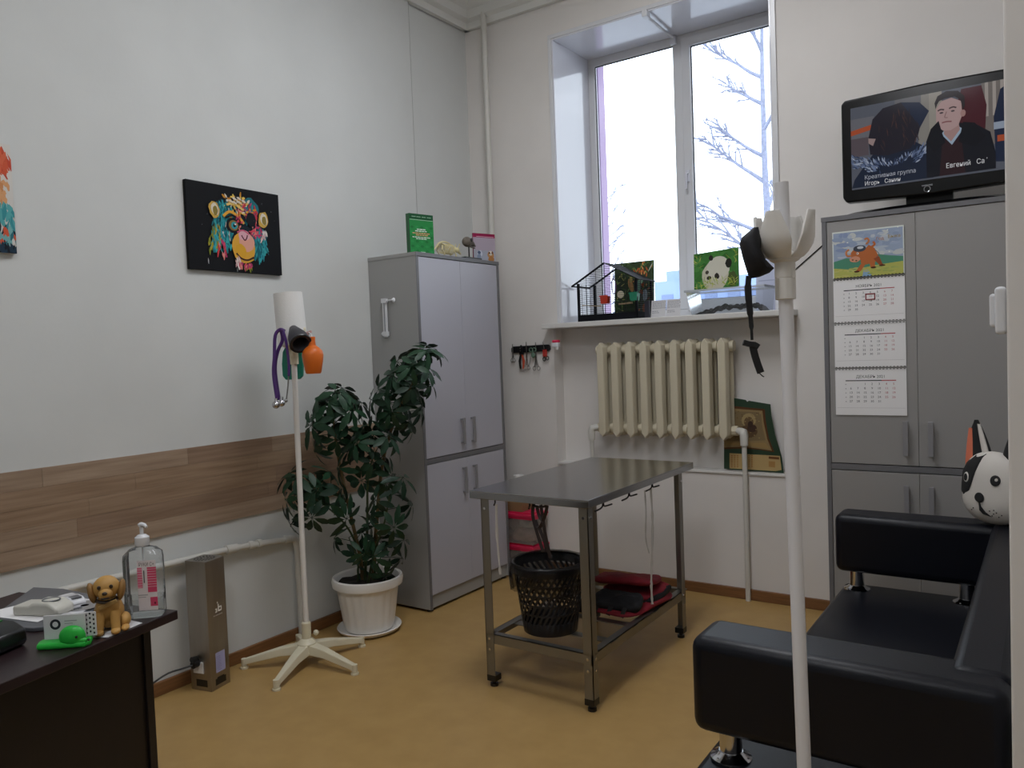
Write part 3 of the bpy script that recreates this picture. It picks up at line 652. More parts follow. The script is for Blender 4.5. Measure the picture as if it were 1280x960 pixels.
# woman from behind: dark hair, hood with fur
P.poly([(.02, .12), (.1, .30), (.16, .42), (.30, .50), (.42, .48), (.52, .36), (.56, .2), (.54, .02), (.0, .02)], '1a2438'); P.poly([(.13, .40), (.12, .60), (.15, .82), (.22, .93), (.34, .96), (.44, .90), (.48, .76), (.45, .55), (.40, .40), (.25, .36)], '23202a')
P.poly([(.34, .96), (.46, .92), (.52, .80), (.46, .62), (.42, .75)], '1e2940'); P.poly([(.12, .60), (.17, .58), (.15, .50), (.12, .54)], 'a08a88'); R2 = random.Random(4)
for i in range(120):
    q = i/119; x = lerp(.02, .56, q); y = .22+.16*abs(2*q-1)**1.5+R2.uniform(-.03, .03)+.05*q; l = R2.uniform(.03, .07); a = lerp(2.6, .5, q)+R2.uniform(-.5, .5)
    P.stroke(x, y, x+l*math.cos(a)*.7, y+l*math.sin(a), .008, R2.choice(['8a96b0', '5d6c8c', '41506e', 'a6b0c4', '2f3c58']))
for i in range(150):
    q = R2.random(); x = lerp(.0, .20, q) if i % 2 else lerp(.40, .57, q); y = (lerp(.33, .20, q) if i % 2 else lerp(.24, .46, q))+R2.uniform(-.06, .06); a = (2.4 if i % 2 else .7)+R2.uniform(-.6, .6); l = R2.uniform(.04, .09)
    P.stroke(max(x, .004), y, max(x+l*math.cos(a)*.6, .004), y+l*math.sin(a), .009, R2.choice(['8a96b0', '5d6c8c', '41506e', 'a6b0c4', '34425e', '6f7fa0']))
for i in range(40): x, y = R2.uniform(.16, .44), R2.uniform(.45, .9); P.stroke(x, y, x+R2.uniform(-.02, .03), y-.10, .006, R2.choice(['3a2c2c', '4e3630', '2a242c']))
# man in a dark coat
P.poly([(.50, .02), (.50, .44), (.53, .56), (.60, .62), (.70, .60), (.80, .56), (.89, .44), (.92, .2), (.92, .02)], '12141c'); P.poly([(.58, .02), (.60, .40), (.66, .52), (.72, .40), (.74, .02)], '2c181c'); P.poly([(.595, .50), (.66, .36), (.73, .52), (.70, .56), (.62, .55)], '9fb2c6'); P.poly([(.61, .50), (.655, .40), (.71, .52), (.70, .62), (.62, .60)], 'a88884')
P.poly([(.565, .66), (.575, .59), (.61, .535), (.655, .53), (.70, .57), (.725, .68), (.72, .84), (.66, .90), (.60, .88), (.565, .80)], 'b79a98'); P.ell(.73, .70, .016, .04, 'a88480')
P.poly([(.562, .80), (.556, .87), (.575, .945), (.63, .985), (.70, .965), (.74, .89), (.742, .78), (.73, .735), (.722, .80), (.715, .86), (.68, .905), (.62, .905), (.585, .885), (.572, .85)], '2a2326'); P.curve([(.575, .775), (.595, .785), (.615, .775)], .008, '4a3c3e'); P.curve([(.645, .78), (.67, .79), (.69, .775)], .008, '4a3c3e'); P.ell(.598, .745, .012, .010, '4a3e42'); P.ell(.668, .745, .012, .010, '4a3e42'); P.curve([(.63, .75), (.618, .69), (.636, .68)], .005, '8f706e'); P.curve([(.60, .63), (.63, .635), (.66, .628)], .008, '8a5c5e')
P.poly([(.50, .44), (.53, .58), (.58, .66), (.60, .52), (.62, .40), (.55, .3)], '0d0f16'); P.poly([(.70, .38), (.73, .60), (.80, .57), (.86, .4), (.80, .3)], '0c0e15')
P.text('Креативная группа', .09, .105, .052, 'b8bcc8', maxw=.34); P.text('Игорь   Санин', .09, .03, .052, 'e8e8ec', maxw=.24); P.text('Евгений   Саф', .62, .10, .058, 'e8e8ec', maxw=.26)
P.build('screen', tv, printmat('screen_glow', .12, 0.8))
P = Print((cxm-.05, TVY-.0012, tz0), (.1, 0, 0), (0, 0, .05)); P.text('SAMSUNG', .5, .68, .13, 'c0c2c6', 'c'); P.build('lettering', tv)
B().tube([(cxm+.012*math.cos(a), TVY-.002, tz0+.021+.012*math.sin(a)) for a in [k*math.pi/10 for k in range(20)]], .0012, 5, closed=True).build('power_ring', 'chrome', tv, smooth=True)
b = B(); n = 28
b.lathe([(.19, 0), (.19, .004), (.165, .012), (.05, .016)], n, (0, 0, 0)); b.v = [Vector((cxm+p.x*1.95, -.325+p.y*.50, CT+.0005+p.z*1.3)) for p in b.v]; b.build('stand_base', 'tv_gloss', tv, smooth=True)
boxo('stand_neck', 'tv_gloss', tv, cxm-.09, -.345, CT+.01, cxm+.09, -.30, tz0+.08, .006)

# ---------------------------------------------------------------- wall calendar on the right cabinet
KY = -.428
cal = thing('wall_calendar', 'three-month wall calendar with an ox picture on the cabinet door', 'calendar', (2.46, KY, 1.05))
c0 = at(1041.5, 291, y=KY); c1 = at(1130.5, 281.5, y=KY); cx0, cx1 = c0.x-.004, c1.x-.002
zz = [1.868, 1.662, 1.654, 1.462, 1.458, 1.262, 1.256, 1.05]
boxo('header_card', 'paper', cal, cx0, KY-.003, zz[1], cx1, KY-.0002, zz[0], 0)
P = Print((cx0, KY-.0031, zz[1]), (cx1-cx0, 0, 0), (0, 0, zz[0]-zz[1])); P.rect(.0, 0, 1, 1, 'd6dcd6'); P.rect(.015, .0, .985, .97, '98a6bd'); R3 = random.Random(2)
for i in range(60):
    x, y = R3.uniform(.05, .95), R3.uniform(.45, .93); P.ell(x, y, R3.uniform(.03, .1), R3.uniform(.02, .06), R3.choice(['8797b6', '9dabc2', 'b0bac6', '909fb8', 'b9c0c8', 'c2c6c4']), 10, jag=.2)
P.poly([(.015, .15), (.015, .36), (.2, .42), (.4, .38), (.6, .46), (.8, .40), (.985, .36), (.985, .15)], '4f8a70'); P.poly([(.015, 0), (.015, .22), (.3, .16), (.6, .22), (.985, .26), (.985, 0)], 'b3b560'); P.poly([(.42, .0), (.44, .13), (.50, .14), (.56, .0)], '86a6c0')
for i in range(40): x, y = R3.uniform(.05, .9), R3.uniform(.02, .2); P.ell(x, y, .04, .015, R3.choice(['a9b064', 'c0bc70', '9cab60']), 8, jag=.2)
OX = 'b5683a'; OXD = '8f4a2a'
P.poly([(.40, .30), (.44, .55), (.52, .66), (.60, .58), (.66, .38), (.60, .28), (.48, .25)], OX); P.poly([(.42, .30), (.34, .14), (.30, .12), (.36, .11), (.40, .12), (.48, .28)], OX); P.poly([(.52, .3), (.54, .18), (.60, .18), (.60, .32)], OX); P.poly([(.58, .36), (.66, .22), (.72, .21), (.70, .25), (.66, .40)], OXD)
P.ell(.345, .115, .04, .02, '4a2a1c'); P.ell(.58, .175, .04, .02, '4a2a1c'); P.ell(.70, .205, .045, .018, '4a2a1c'); P.curve([(.60, .55), (.66, .45), (.62, .38)], .006, '55606a')
P.ell(.38, .48, .12, .13, OX, jag=.03); P.ell(.32, .38, .075, .065, 'cf9478', jag=.03); P.ell(.29, .37, .014, .012, '4a2a1c'); P.ell(.34, .35, .014, .012, '4a2a1c'); P.curve([(.24, .60), (.20, .55), (.21, .47), (.27, .46)], .02, 'c07a4c'); P.curve([(.48, .68), (.52, .74), (.50, .80), (.46, .78)], .02, 'c07a4c'); P.ell(.39, .60, .09, .07, '454a54'); P.ell(.40, .62, .045, .03, 'c9ced4'); P.ell(.36, .50, .018, .025, 'e0d6cc'); P.ell(.355, .5, .008, .012, '2a1a14'); P.curve([(.55, .60), (.60, .66), (.58, .72)], .022, OX)
P.text('Год', .62, .74, .065, 'b5704a'); P.text('Быка', .78, .76, .075, 'a08a50'); 
for x, y in ((.22, .75), (.8, .48), (.3, .8), (.78, .93), (.92, .97)): P.ell(x, y, .012, .012, 'e6e8dc', 6)
P.build('ox_picture', cal)
def month(i, ztop, zbot, title, first, days, mark=None, grey=False):
    B().prism([(0, 0), (1, 0), (1, 1), (0, 1)], (cx0, KY-.002, zbot), (cx1-cx0, 0, 0), (0, 0, ztop-zbot), (0, .0016, 0)).build('month_sheet', 'paper', cal)
    P = Print((cx0, KY-.0021, zbot), (cx1-cx0, 0, 0), (0, 0, ztop-zbot), 4e-6)
    P.text(title, .5, .80, .065, '2c2c30', 'c', .4); P.rect(.15, .735, .66, .755, '2f2f33'); P.rect(.66, .735, .86, .755, 'b04a4a')
    for d in range(1, days+1):
        q = first+d-1; r_, c_ = divmod(q, 7); x = .225+c_*.1; y = .65-r_*.093
        P.text(str(d), x, y, .05, 'b46060' if c_ > 4 else '46464a', 'c')
    for r_ in range(5): P.rect(.145, .655-r_*.093, .16, .675-r_*.093, 'a8a8a8')
    P.rect(.02, .155, .98, .16, 'b9b8b6')
    P.build('month_print', cal)
month(0, zz[2], zz[3], 'НОЯБРЬ 2021', 0, 30); month(1, zz[4], zz[5], 'ДЕКАБРЬ 2021', 2, 31); month(2, zz[6], zz[7], 'ДЕКАБРЬ 2021', 2, 31)
for z in (zz[2]+.004, zz[4]+.002, zz[6]+.003):
    b = B()
    for i in range(21): x = lerp(cx0+.006, cx1-.006, i/20); b.box(x-.004, KY-.0048, z-.0065, x+.003, KY-.001, z-.004).box(x-.003, KY-.0048, z+.004, x+.004, KY-.001, z+.0065)
    b.build('spiral_binding', 'black_wire', cal)
mx, mz = lerp(cx0, cx1, .525), lerp(zz[3], zz[2], .575)
b = B().box(mx-.02, KY-.004, mz-.014, mx+.02, KY-.0025, mz-.010).box(mx-.02, KY-.004, mz+.010, mx+.02, KY-.0025, mz+.014).box(mx-.02, KY-.004, mz-.014, mx-.016, KY-.0025, mz+.014).box(mx+.016, KY-.004, mz-.014, mx+.02, KY-.0025, mz+.014)
b.build('date_marker', mat('marker_red', '8e2a30', .5), cal)

# ---------------------------------------------------------------- plush bulldog cushion on the sofa arm
mat('plush_white', 'cfcac3', .9); mat('plush_black', '1c1c1d', .9); mat('plush_coral', 'd9775a', .9)
pc = at(1243, 608, y=-.955); pc.z = .716+.131; fd = Vector((-.62, -.785, .02)).normalized(); rt = Vector((.785, -.62, 0)).normalized(); up = Vector((0, 0, 1))
dog = thing('dog_cushion', 'black and white bulldog head cushion resting on the sofa arm', 'cushion', (pc.x, pc.y, .716))
FDEP = .066
def hd(u, v):
    a = 2*math.pi*u; th = math.pi*v; w = math.sin(th); z = -math.cos(th)
    x = math.cos(a)*w; y = math.sin(a)*w; sgn = lambda q, e: math.copysign(abs(q)**e, q)
    jaw = 1+.12*max(0, -z)
    return pc+rt*(.114*sgn(x, .85)*jaw)+fd*(FDEP*sgn(y, .9)*(1+.25*max(0, -z)))+up*(.128*sgn(z, .85))
B().grid(hd, 32, 20, True).build('head', 'plush_white', dog, smooth='all')
def onface(x, z, off=.0015):
    zz_ = max(-1, min(1, z/.128)); zz_ = math.copysign(abs(zz_)**(1/.85), zz_); w = math.sqrt(max(0, 1-zz_*zz_)); jaw = 1+.12*max(0, -zz_)
    cx_ = x/(.114*jaw)/max(w**.85, .05); cx_ = max(-1, min(1, cx_)); cx_ = math.copysign(abs(cx_)**(1/.85), cx_)
    yy = math.sqrt(max(0, 1-cx_*cx_))*w
    return pc+rt*x+up*z+fd*(FDEP*(yy**.9)*(1+.25*max(0, -zz_))+off)
def patch(name, m, pts, off=.002, sub=10):
    cx_ = sum(p[0] for p in pts)/len(pts); cz_ = sum(p[1] for p in pts)/len(pts); n = len(pts)
    def fn(u, v): 
        i = int(u*n+1e-6) % n; x, z = lerp(cx_, pts[i][0], v), lerp(cz_, pts[i][1], v); return onface(x, z, off*(1.0 if v < .99 else .2))
    return B().grid(fn, n, 6, True).build(name, m, dog, smooth='all')
def ring(cx, cz, rx, rz, n=20): return [(cx+rx*math.cos(2*math.pi*i/n), cz+rz*math.sin(2*math.pi*i/n)) for i in range(n)]
patch('black_patch', 'plush_black', [(-.112, -.012), (-.106, .05), (-.084, .09), (-.05, .112), (-.005, .121), (-.012, .09), (-.022, .055), (-.032, .02), (-.046, -.012), (-.08, -.032), (-.104, -.03)], .0045)
patch('eye', 'plush_black', ring(.055, .036, .017, .019), .004); patch('eye_glint', 'plush_white', ring(.061, .040, .005, .006), .006)
patch('eye', 'plush_white', ring(-.060, .034, .015, .020), .007); patch('eye', 'plush_black', ring(-.060, .034, .011, .015), .0085)
patch('nose', 'plush_black', ring(.0, -.030, .019, .018), .006)
patch('mouth', 'plush_black', [(-.003, -.046), (.003, -.046), (.006, -.06), (.020, -.078), (.038, -.094), (.008, -.088), (-.004, -.075)], .004)
b = B()
for x, z in ((.035, -.072), (.047, -.08), (.04, -.088), (.057, -.075), (.06, -.09), (.05, -.067), (.07, -.082), (-.03, -.072), (-.04, -.08)): b.ball(onface(x, z, .0005), .0022, 6, 4)
b.build('whisker_dots', 'plush_black', dog)
def ear(cx, tipx, s_):
    def sh(w, off, thick, z0, z1):
        def fn(u, v):
            a = 2*math.pi*u; wd = w*(math.sin(math.pi*min(.5+.5*v, 1))**.8 if v < 1 else .02)+.004; c_ = lerp(cx, tipx, v)
            return pc+rt*(c_+wd*math.cos(a))+fd*(thick*math.sin(a)*(1-.6*v)+off)+up*lerp(z0, z1, v)
        return B().grid(fn, 16, 8, True)
    e = sh(.056, 0, .020, .045, .235).build('ear', 'plush_black', dog, smooth='all')
    sh(.020, .012, .008, .075, .20).build('inner_ear', 'plush_coral', e, smooth='all') if False else None
    return e
e1 = ear(-.054, -.070, -1)
def strip(e, c0, c1, w, m, nm, off, z0, z1):
    def fn(u, v):
        a = 2*math.pi*u; wd = w*(1-.75*v**2)+.002; return pc+rt*(lerp(c0, c1, v)+wd*math.cos(a))+fd*(off*(1-.55*v)+.006*math.sin(a))+up*lerp(z0, z1, v)
    B().grid(fn, 12, 8, True).build(nm, m, e, smooth='all')
strip(e1, -.086, -.088, .020, 'plush_coral', 'inner_ear', .014, .045, .205); strip(e1, -.012, -.054, .012, 'plush_white', 'ear_piping', .014, .085, .222)
e2 = ear(.082, .094, 1); strip(e2, .114, .11, .014, 'plush_coral', 'inner_ear', .012, .075, .198)

# ---------------------------------------------------------------- switch on the right wall edge, cable on the back wall
t = thing('wall_switch', 'white light switch on the wall end beside the sofa', 'switch', (3.062, -2.70, 1.39))
boxo('plate', 'white_plastic', t, 3.046, -2.742, 1.388, 3.062, -2.66, 1.462, .006, seg=3); boxo('rocker', 'white_plastic', t, 3.038, -2.725, 1.40, 3.048, -2.677, 1.452, .004)
a = at(1037, 299, y=-.012); c = at(985, 345, y=-.012)
o = B().tube([(2.42, -.012, a.z+.004), (2.26, -.012, a.z+.004), a, c, c+Vector((-.03, -.005, -.09)), (c.x-.05, -.012, WB+.003)], .003, 5).build('wall_cable', 'black_wire', None, smooth=True); tag(o, 'thin dark cable running diagonally over the wall to the sill', 'cable')
# ---------------------------------------------------------------- drip stands
mat('stand_white', 'e4e1dc', .4); mat('stand_ivory', 'd8d0b6', .4); mat('stand_cool', 'e6e5e8', .3)
def petal(b, c, ang, s, wid=1):
    c = Vector(c); d = Vector((math.cos(ang), math.sin(ang), 0)); q = Vector((-d.y, d.x, 0))
    def fn(u, v):
        x = 2*u-1
        r = .016+.040*min(v/.45, 1)**.8+.010*max(0, v-.45) - .008*x*x
        z = .0+.020*min(v/.45, 1)+.075*max(0, (v-.25)/.75)
        w = lerp(.013, .026, v/.4) if v < .4 else lerp(.026, .024, (v-.4)/.15) if v < .55 else lerp(.024, .010, (v-.55)/.45)
        return c+d*(r*s)+q*(x*w*wid*s)+Vector((0, 0, z*s))
    b.grid(fn, 4, 10); return b
def stand(name, label, c, zs, ztop, r, phase, m_pole, m_hub, s, tilt=(0, 0), pa=None, sl=1):
    """c: base centre, zs: bottom of the sleeve, five-armed foot"""
    t = thing(name, label, 'stand', (c[0], c[1], 0)); cx_, cy_ = c
    for k in range(5):
        a = phase+k*2*math.pi/5; d = Vector((math.cos(a), math.sin(a), 0)); q = Vector((-d.y, d.x, 0)); b = B(); i = len(b.v)
        for rr, w, z0, z1 in ((.02, .032, .055, .10), (.12, .024, .05, .085), (.27, .015, .022, .048), (.285, .013, .012, .043)):
            for sw, z in ((-1, z0), (1, z0), (.75, z1), (-.75, z1)): b.v.append(Vector((cx_, cy_, z))+d*rr+q*(w*sw))
        for j in range(3):
            for e in range(4): b.f.append((i+j*4+e, i+j*4+(e+1) % 4, i+(j+1)*4+(e+1) % 4, i+(j+1)*4+e))
        b.f += [(i, i+1, i+2, i+3), (i+12, i+13, i+14, i+15)]
        arm = b.build('foot_arm', m_hub, t, bevel=.004)
        B().cyl(Vector((cx_, cy_, 0))+d*.283, Vector((cx_, cy_, .045))+d*.283, .013, 12).cyl(Vector((cx_, cy_, 0))+d*.283, Vector((cx_, cy_, .008))+d*.283, .018, 12).build('foot_pad', m_hub, arm, smooth=True)
    B().lathe([(.045, .05), (.045, .10), (.03, .115), (.021, .12), (.021, .19), (.017, .195)], 20, (cx_, cy_, 0)).build('hub', m_hub, t, smooth=True)
    B().ball((cx_+.03, cy_+.03, .14), .013).build('knob', m_hub, t, smooth=True)
    B().tube([(cx_, cy_, .08), (cx_+tilt[0], cy_+tilt[1], ztop)], r, 14).build('pole', m_pole, t, smooth=True)
    e = Vector((cx_+tilt[0]*zs/ztop, cy_+tilt[1]*zs/ztop, zs))
    s0 = s; B().lathe([(.0165*s, 0), (.0205*s, .001), (.0205*s, .036*sl), (.0195*s, .037*sl), (.0205*s, .038*sl), (.0205*s, .068*sl), (.016*s, .07*sl), (.016*s, .078*sl)], 40, e, ribs=(10, .0005, .069*sl, .025)).build('sleeve', m_hub, t, smooth=True)
    b = B()
    for k in range(4): petal(b, e+Vector((0, 0, .068*sl)), (phase+.35 if pa is None else pa)+k*math.pi/2, s, 1.3)
    b.build('crown_hook', m_hub, t, smooth=True, solid=.004, bevel=.001)
    B().lathe([(.012*s, .06*sl), (.030*s, .068*sl), (.030*s, .075*sl), (.012*s, .085*sl)], 20, e).build('crown_disc', m_hub, t, smooth=True)
    return t, e
SR = at(994, 620, d=1.3); srz = at(982, 375, d=1.3).z; srt = at(976, 231, d=1.3).z
rbx, rby = SR.x+.012, SR.y+.004
stR, eR = stand('drip_stand', 'white drip stand with a flower-shaped hook crown in front of the sofa', (rbx, rby), srz, srt, .0115, .25, 'stand_cool', 'stand_white', .80, tilt=(-.022, -.006), pa=math.radians(-97), sl=.95)
stL, eL = stand('drip_stand', 'ivory drip stand on a five-armed foot holding paper towels', (.302, -1.813), 1.372, 1.5, .0125, .07, 'stand_white', 'stand_ivory', 1.0, tilt=(.012, -.004))

# black fabric muzzle hanging on the right stand
mat('black_fabric', '111117', .75, bump=.3, bscale=500); mat('black_strap', '131316', .6)
def ribbon(pts, w, th=.0012, k=6, wdir=None):
    pp = smoothpath(pts, k); b = B(); wd = Vector(wdir) if wdir else RT
    for i, p in enumerate(pp):
        t = (pp[min(i+1, len(pp)-1)]-pp[max(i-1, 0)]).normalized(); q = (wd-t*wd.dot(t)).normalized(); n = t.cross(q)
        ww = w[min(int(i/len(pp)*len(w)), len(w)-1)] if isinstance(w, (list, tuple)) else w
        b.v += [p-q*ww-n*th, p+q*ww-n*th, p+q*ww+n*th, p-q*ww+n*th]
    for i in range(len(pp)-1):
        for e in range(4): b.f.append((i*4+e, i*4+(e+1) % 4, i*4+4+(e+1) % 4, i*4+4+e))
    n = len(pp)-1; b.f += [(0, 1, 2, 3), (n*4, n*4+1, n*4+2, n*4+3)]; return b
D_ = 1.275
mz = thing('fabric_muzzle', 'black fabric pet muzzle hanging by its strap from the white drip stand', 'muzzle', at(945, 340, d=D_), group=None)
secs = [((941, 285), (948, 284), .004), ((927, 297), (951, 300), .016), ((925, 304), (950, 312), .020), ((929, 320), (956, 326), .024), ((933, 336), (967, 336), .020), ((936, 347), (962, 341), .010), ((938, 348), (950, 346), .004)]
b = B(); n = 14
for (xa, ya), (xb, yb), dp in secs:
    A, C_ = at(xa, ya, d=D_), at(xb, yb, d=D_); mid = (A+C_)/2; h_ = (C_-A)/2
    for j in range(n): a = 2*math.pi*j/n; b.v.append(mid+h_*math.cos(a)+FW*(dp*math.sin(a)))
for i in range(len(secs)-1):
    for j in range(n): b.f.append((i*n+j, i*n+(j+1) % n, (i+1)*n+(j+1) % n, (i+1)*n+j))
b.f += [tuple(range(n)), tuple((len(secs)-1)*n+j for j in range(n))]
b.build('cone', 'black_fabric', mz, smooth=True)
P_ = lambda x, y, d=D_: at(x, y, d=d)
ribbon([P_(936, 345), P_(935, 362), P_(937, 385), P_(939, 405), P_(940, 425)], [.0045, .0055, .005, .0035, .002]).build('strap', 'black_strap', mz)
ribbon([P_(929, 428), P_(936, 430), P_(943, 431), P_(948, 434)], .0045, .0035).build('buckle', 'black_plastic', mz, bevel=.001)
ribbon([P_(940, 428), P_(943, 442), P_(947, 455), P_(951, 466)], .0056, .0018).build('strap_end', 'black_strap', mz)
B().tube([P_(949, 466), P_(953, 470), P_(955, 471)], .001, 5).build('loose_thread', 'black_strap', mz)

# paper towel roll and things hung on the left stand
mat('towel_paper', 'e6e5e2', .9, bump=.4, bscale=140); mat('grey_rubber', '35353b', .5); mat('purple_rubber', '47246a', .4); mat('teal_plastic', '17806a', .4); mat('orange_plastic', 'd76a1e', .4, spec=.4)
tp0 = eL+Vector((.0, 0, .085)); ax = Vector((-.06, -.02, 1)).normalized(); Mt = ax.to_track_quat('Z', 'Y').to_matrix().to_4x4()
t = thing('paper_towel_roll', 'white paper towel roll on top of the ivory drip stand', 'paper towel', tp0)
B().lathe([(.02, .0), (.063, .0), (.065, .1), (.063, .235), (.02, .235), (.02, .0)], 32, tp0, Mt).build('roll', 'towel_paper', t, smooth=True)
b = B(); b.grid(lambda u, v: tp0+Mt.to_3x3() @ Vector((math.cos(lerp(3.2, 4.6, u))*(.068+.028*(1-u)**2*(.3+.7*v)), math.sin(lerp(3.2, 4.6, u))*(.068+.028*(1-u)**2*(.3+.7*v)), lerp(.005, .215+.015*u, v))), 10, 8)
b.build('loose_sheet', 'towel_paper', t, smooth='all', solid=.0015)
DL = 3.40; Q = lambda x, y, d=DL: at(x, y, d=d)
t = thing('anaesthesia_mask', 'dark grey cone mask hanging on the ivory drip stand', 'mask', Q(375, 433))
axd = (Q(378, 436, 3.36)-Q(366, 412, 3.46)).normalized(); Mm = axd.to_track_quat('Z', 'Y').to_matrix().to_4x4()
B().lathe([(.010, .0), (.018, .006), (.042, .075), (.046, .115), (.046, .125), (.036, .127), (.034, .118), (.028, .08), (.012, .03)], 28, Q(366, 410, 3.46), Mm).build('cone', 'grey_rubber', t, smooth=True)
B().tube([Q(366, 410, 3.46)+Mm.to_3x3() @ Vector((.043*math.cos(a), .043*math.sin(a), .123)) for a in [k*math.pi/14 for k in range(28)]], .006, 8, closed=True).build('cuff', 'black_plastic', t, smooth=True)
t = thing('stethoscope', 'purple stethoscope hanging on the ivory drip stand', 'stethoscope', Q(347, 505))
B().tube(smoothpath([Q(356, 414), Q(350, 412), Q(344, 420), Q(343, 445), Q(342, 468), Q(346, 498)], 6), .0075, 8).build('tubing', 'purple_rubber', t, smooth=True)
B().tube(smoothpath([Q(351, 412, 3.42), Q(353, 425, 3.42), Q(347, 440, 3.42), Q(344, 462, 3.42), Q(349, 500, 3.42)], 6), .0075, 8).build('tubing', 'purple_rubber', t, smooth=True)
B().tube(smoothpath([Q(354, 414, 3.38), Q(358, 430, 3.38), Q(361, 455, 3.38), Q(361, 470, 3.38)], 6), .006, 8).build('tubing', 'purple_rubber', t, smooth=True)
B().tube([Q(361, 468, 3.38), Q(360, 482, 3.38), Q(358, 500, 3.38)], .003, 6).ball(Q(357.5, 501, 3.38), .008).build('ear_tube', 'steel', t, smooth=True)
for x, y, r_ in ((345, 506, .017), (352, 504, .015)):
    B().ball(Q(x, y, 3.40), (r_, r_, r_)).cyl(Q(x, y-8, 3.40), Q(x, y-2, 3.40), .007, 8).build('chest_piece', 'chrome', t, smooth=True)
t = thing('teal_paddle', 'flat teal plastic flask hanging behind the stand pole', 'flask', Q(365, 474, 3.58))
out = [(353, 440), (356, 434), (362, 430), (371, 430), (377, 440), (379, 455), (378.5, 470), (375, 474), (357, 475), (353, 470), (352, 455)]
o0 = Q(365, 455, 3.60); uu = RT/FPX*3.57; vv = -UP/FPX*3.57
B().prism([(x-365, y-455) for x, y in out], o0, uu, vv, FW*.02).build('body', 'teal_plastic', t, bevel=.004, seg=3)
t = thing('orange_bottle', 'orange plastic bottle hanging on the ivory drip stand', 'bottle', Q(390, 467, 3.42))
ob = Q(392, 467, 3.41)
B().lathe([(.0, 0), (.030, .0), (.034, .006), (.043, .055), (.046, .08), (.042, .098), (.030, .112), (.016, .122), (.0135, .14), (.0145, .158), (.012, .160), (.0, .160)], 28, ob).build('body', 'orange_plastic', t, smooth=True)
B().tube(smoothpath([ob+Vector((0, 0, .155)), Q(389, 418, 3.42), Q(384, 415, 3.44), Q(380, 420, 3.46)], 5), .0018, 5).build('cord', 'paper', t)
t = thing('pink_clip', 'pale pink clip on the crown of the ivory stand', 'clip', Q(386, 415, 3.44))
B().cbox(Q(385.5, 415.5, 3.44), (.03, .012, .010), (0, -.3, .6)).cbox(Q(383.5, 420, 3.44), (.014, .01, .022), (0, .3, .6)).build('body', mat('pale_pink', 'd2a9a2', .5), t, bevel=.002)

# ---------------------------------------------------------------- steel air recirculator by the left wall
mat('brushed_steel', 'a29c94', .38, metal=1, noise=.1, nscale=20, stretch=(1, 1, .1)); mat('label_lilac', 'b0aed2', .5)
ra = math.radians(12); rc = Vector((.071, -2.252, 0))
t = thing('air_recirculator', 'tall brushed steel air recirculator standing on the floor by the desk', 'air purifier', rc, ra); k = dict(world=False)
RH, RW, RD = .556, .112, .110
boxo('body', 'brushed_steel', t, 0, 0, .0, RW, RD, RH, .002, **k)
b = B()
for r_, n in ((.040, 18), (.028, 13), (.016, 8)):
    for i in range(n): a = 2*math.pi*i/n; b.cyl((RW/2+r_*math.cos(a), RD/2+r_*math.sin(a), RH), (RW/2+r_*math.cos(a), RD/2+r_*math.sin(a), RH+.0006), .0042, 6)
b.build('vent_grille', 'black_plastic', t, **k)
P = Print((RW+.0004, .03, .07), (0, .055, 0), (0, 0, .085)); P.rect(0, 0, 1, 1, 'a9a8cc')
for i in range(9): P.rect(.08, .1+i*.085, R.uniform(.5, .62), .125+i*.085, '8583ac')
P.build('label_sticker', t, world=False)
P = Print((RW+.0004, .015, .30), (0, .08, 0), (0, 0, .07)); 
for x0, y0, x1, y1 in ((.35, .55, .48, .62), (.35, .38, .48, .45), (.42, .40, .48, .60), (.55, .40, .62, .85), (.62, .40, .80, .48), (.62, .62, .80, .70), (.76, .44, .82, .66), (.5, .9, .56, 1)): P.rect(x0, y0, x1, y1, 'f2efe8')
for i in range(8): P.rect(.22+i*.08, .18, .27+i*.08, .24, 'e0dcd4')
P.build('emblem', t, world=False)
B().box(RW, .025, .018, RW+.0008, .085, .045).box(RW, .035, .04, RW+.0008, .075, .05).box(.03, -.0008, .018, .09, 0, .048).build('foot_opening', 'black_plastic', t, **k)
B().box(.02, -.006, .075, .075, 0, .125).build('power_inlet', 'white_plastic', t, bevel=.002, **k)
B().cyl((.045, -.03, .12), (.045, -.0, .12), .016, 12).cyl((.045, -.035, .145), (.045, -.008, .14), .012, 10).tube(smoothpath([(.045, -.03, .12), (.02, -.06, .115), (-.03, -.12, .10), (-.04, -.3, .06), (-.02, -.6, .05)], 5), .004, 6).build('power_plug', 'black_plastic', t, smooth=True, **k)

# ---------------------------------------------------------------- potted plant
mat('pot_white', 'efece7', .35); mat('soil', '1d1713', .95, noise=.4, nscale=60, bump=.8, bscale=90); mat('stem_bark', '6d5a38', .8, noise=.2); mat('stem_green', '3c4a26', .6)
for i, (a_, b_) in enumerate((('16301f', '1f3d28'), ('1b3826', '26482f'), ('14291c', '1d3626'))): mat('leaf_green_%d' % i, a_, .45, col2=b_, nscale=30, spec=.3)
PC = Vector((.238, -1.352, 0))
pl_ = thing('potted_schefflera', 'umbrella plant in a white pot with saucer before the grey cabinet', 'potted plant', PC)
PH = .285
B().lathe([(.0, .018), (.118, .018), (.124, .03), (.1275, .048), (.15, PH-.08), (.155, PH-.055), (.16, PH-.05), (.176, PH-.045), (.18, PH-.02), (.176, PH-.004), (.168, PH), (.160, PH-.006), (.15, PH-.05), (.0, PH-.06)], 120, PC, ribs=(20, .04, PH-.07, .018)).build('pot', 'pot_white', pl_, smooth=True)
B().lathe([(.0, .0), (.13, .0), (.152, .012), (.163, .026), (.160, .030), (.148, .018), (.13, .012), (.0, .012)], 48, PC).build('saucer', 'pot_white', pl_, smooth=True)
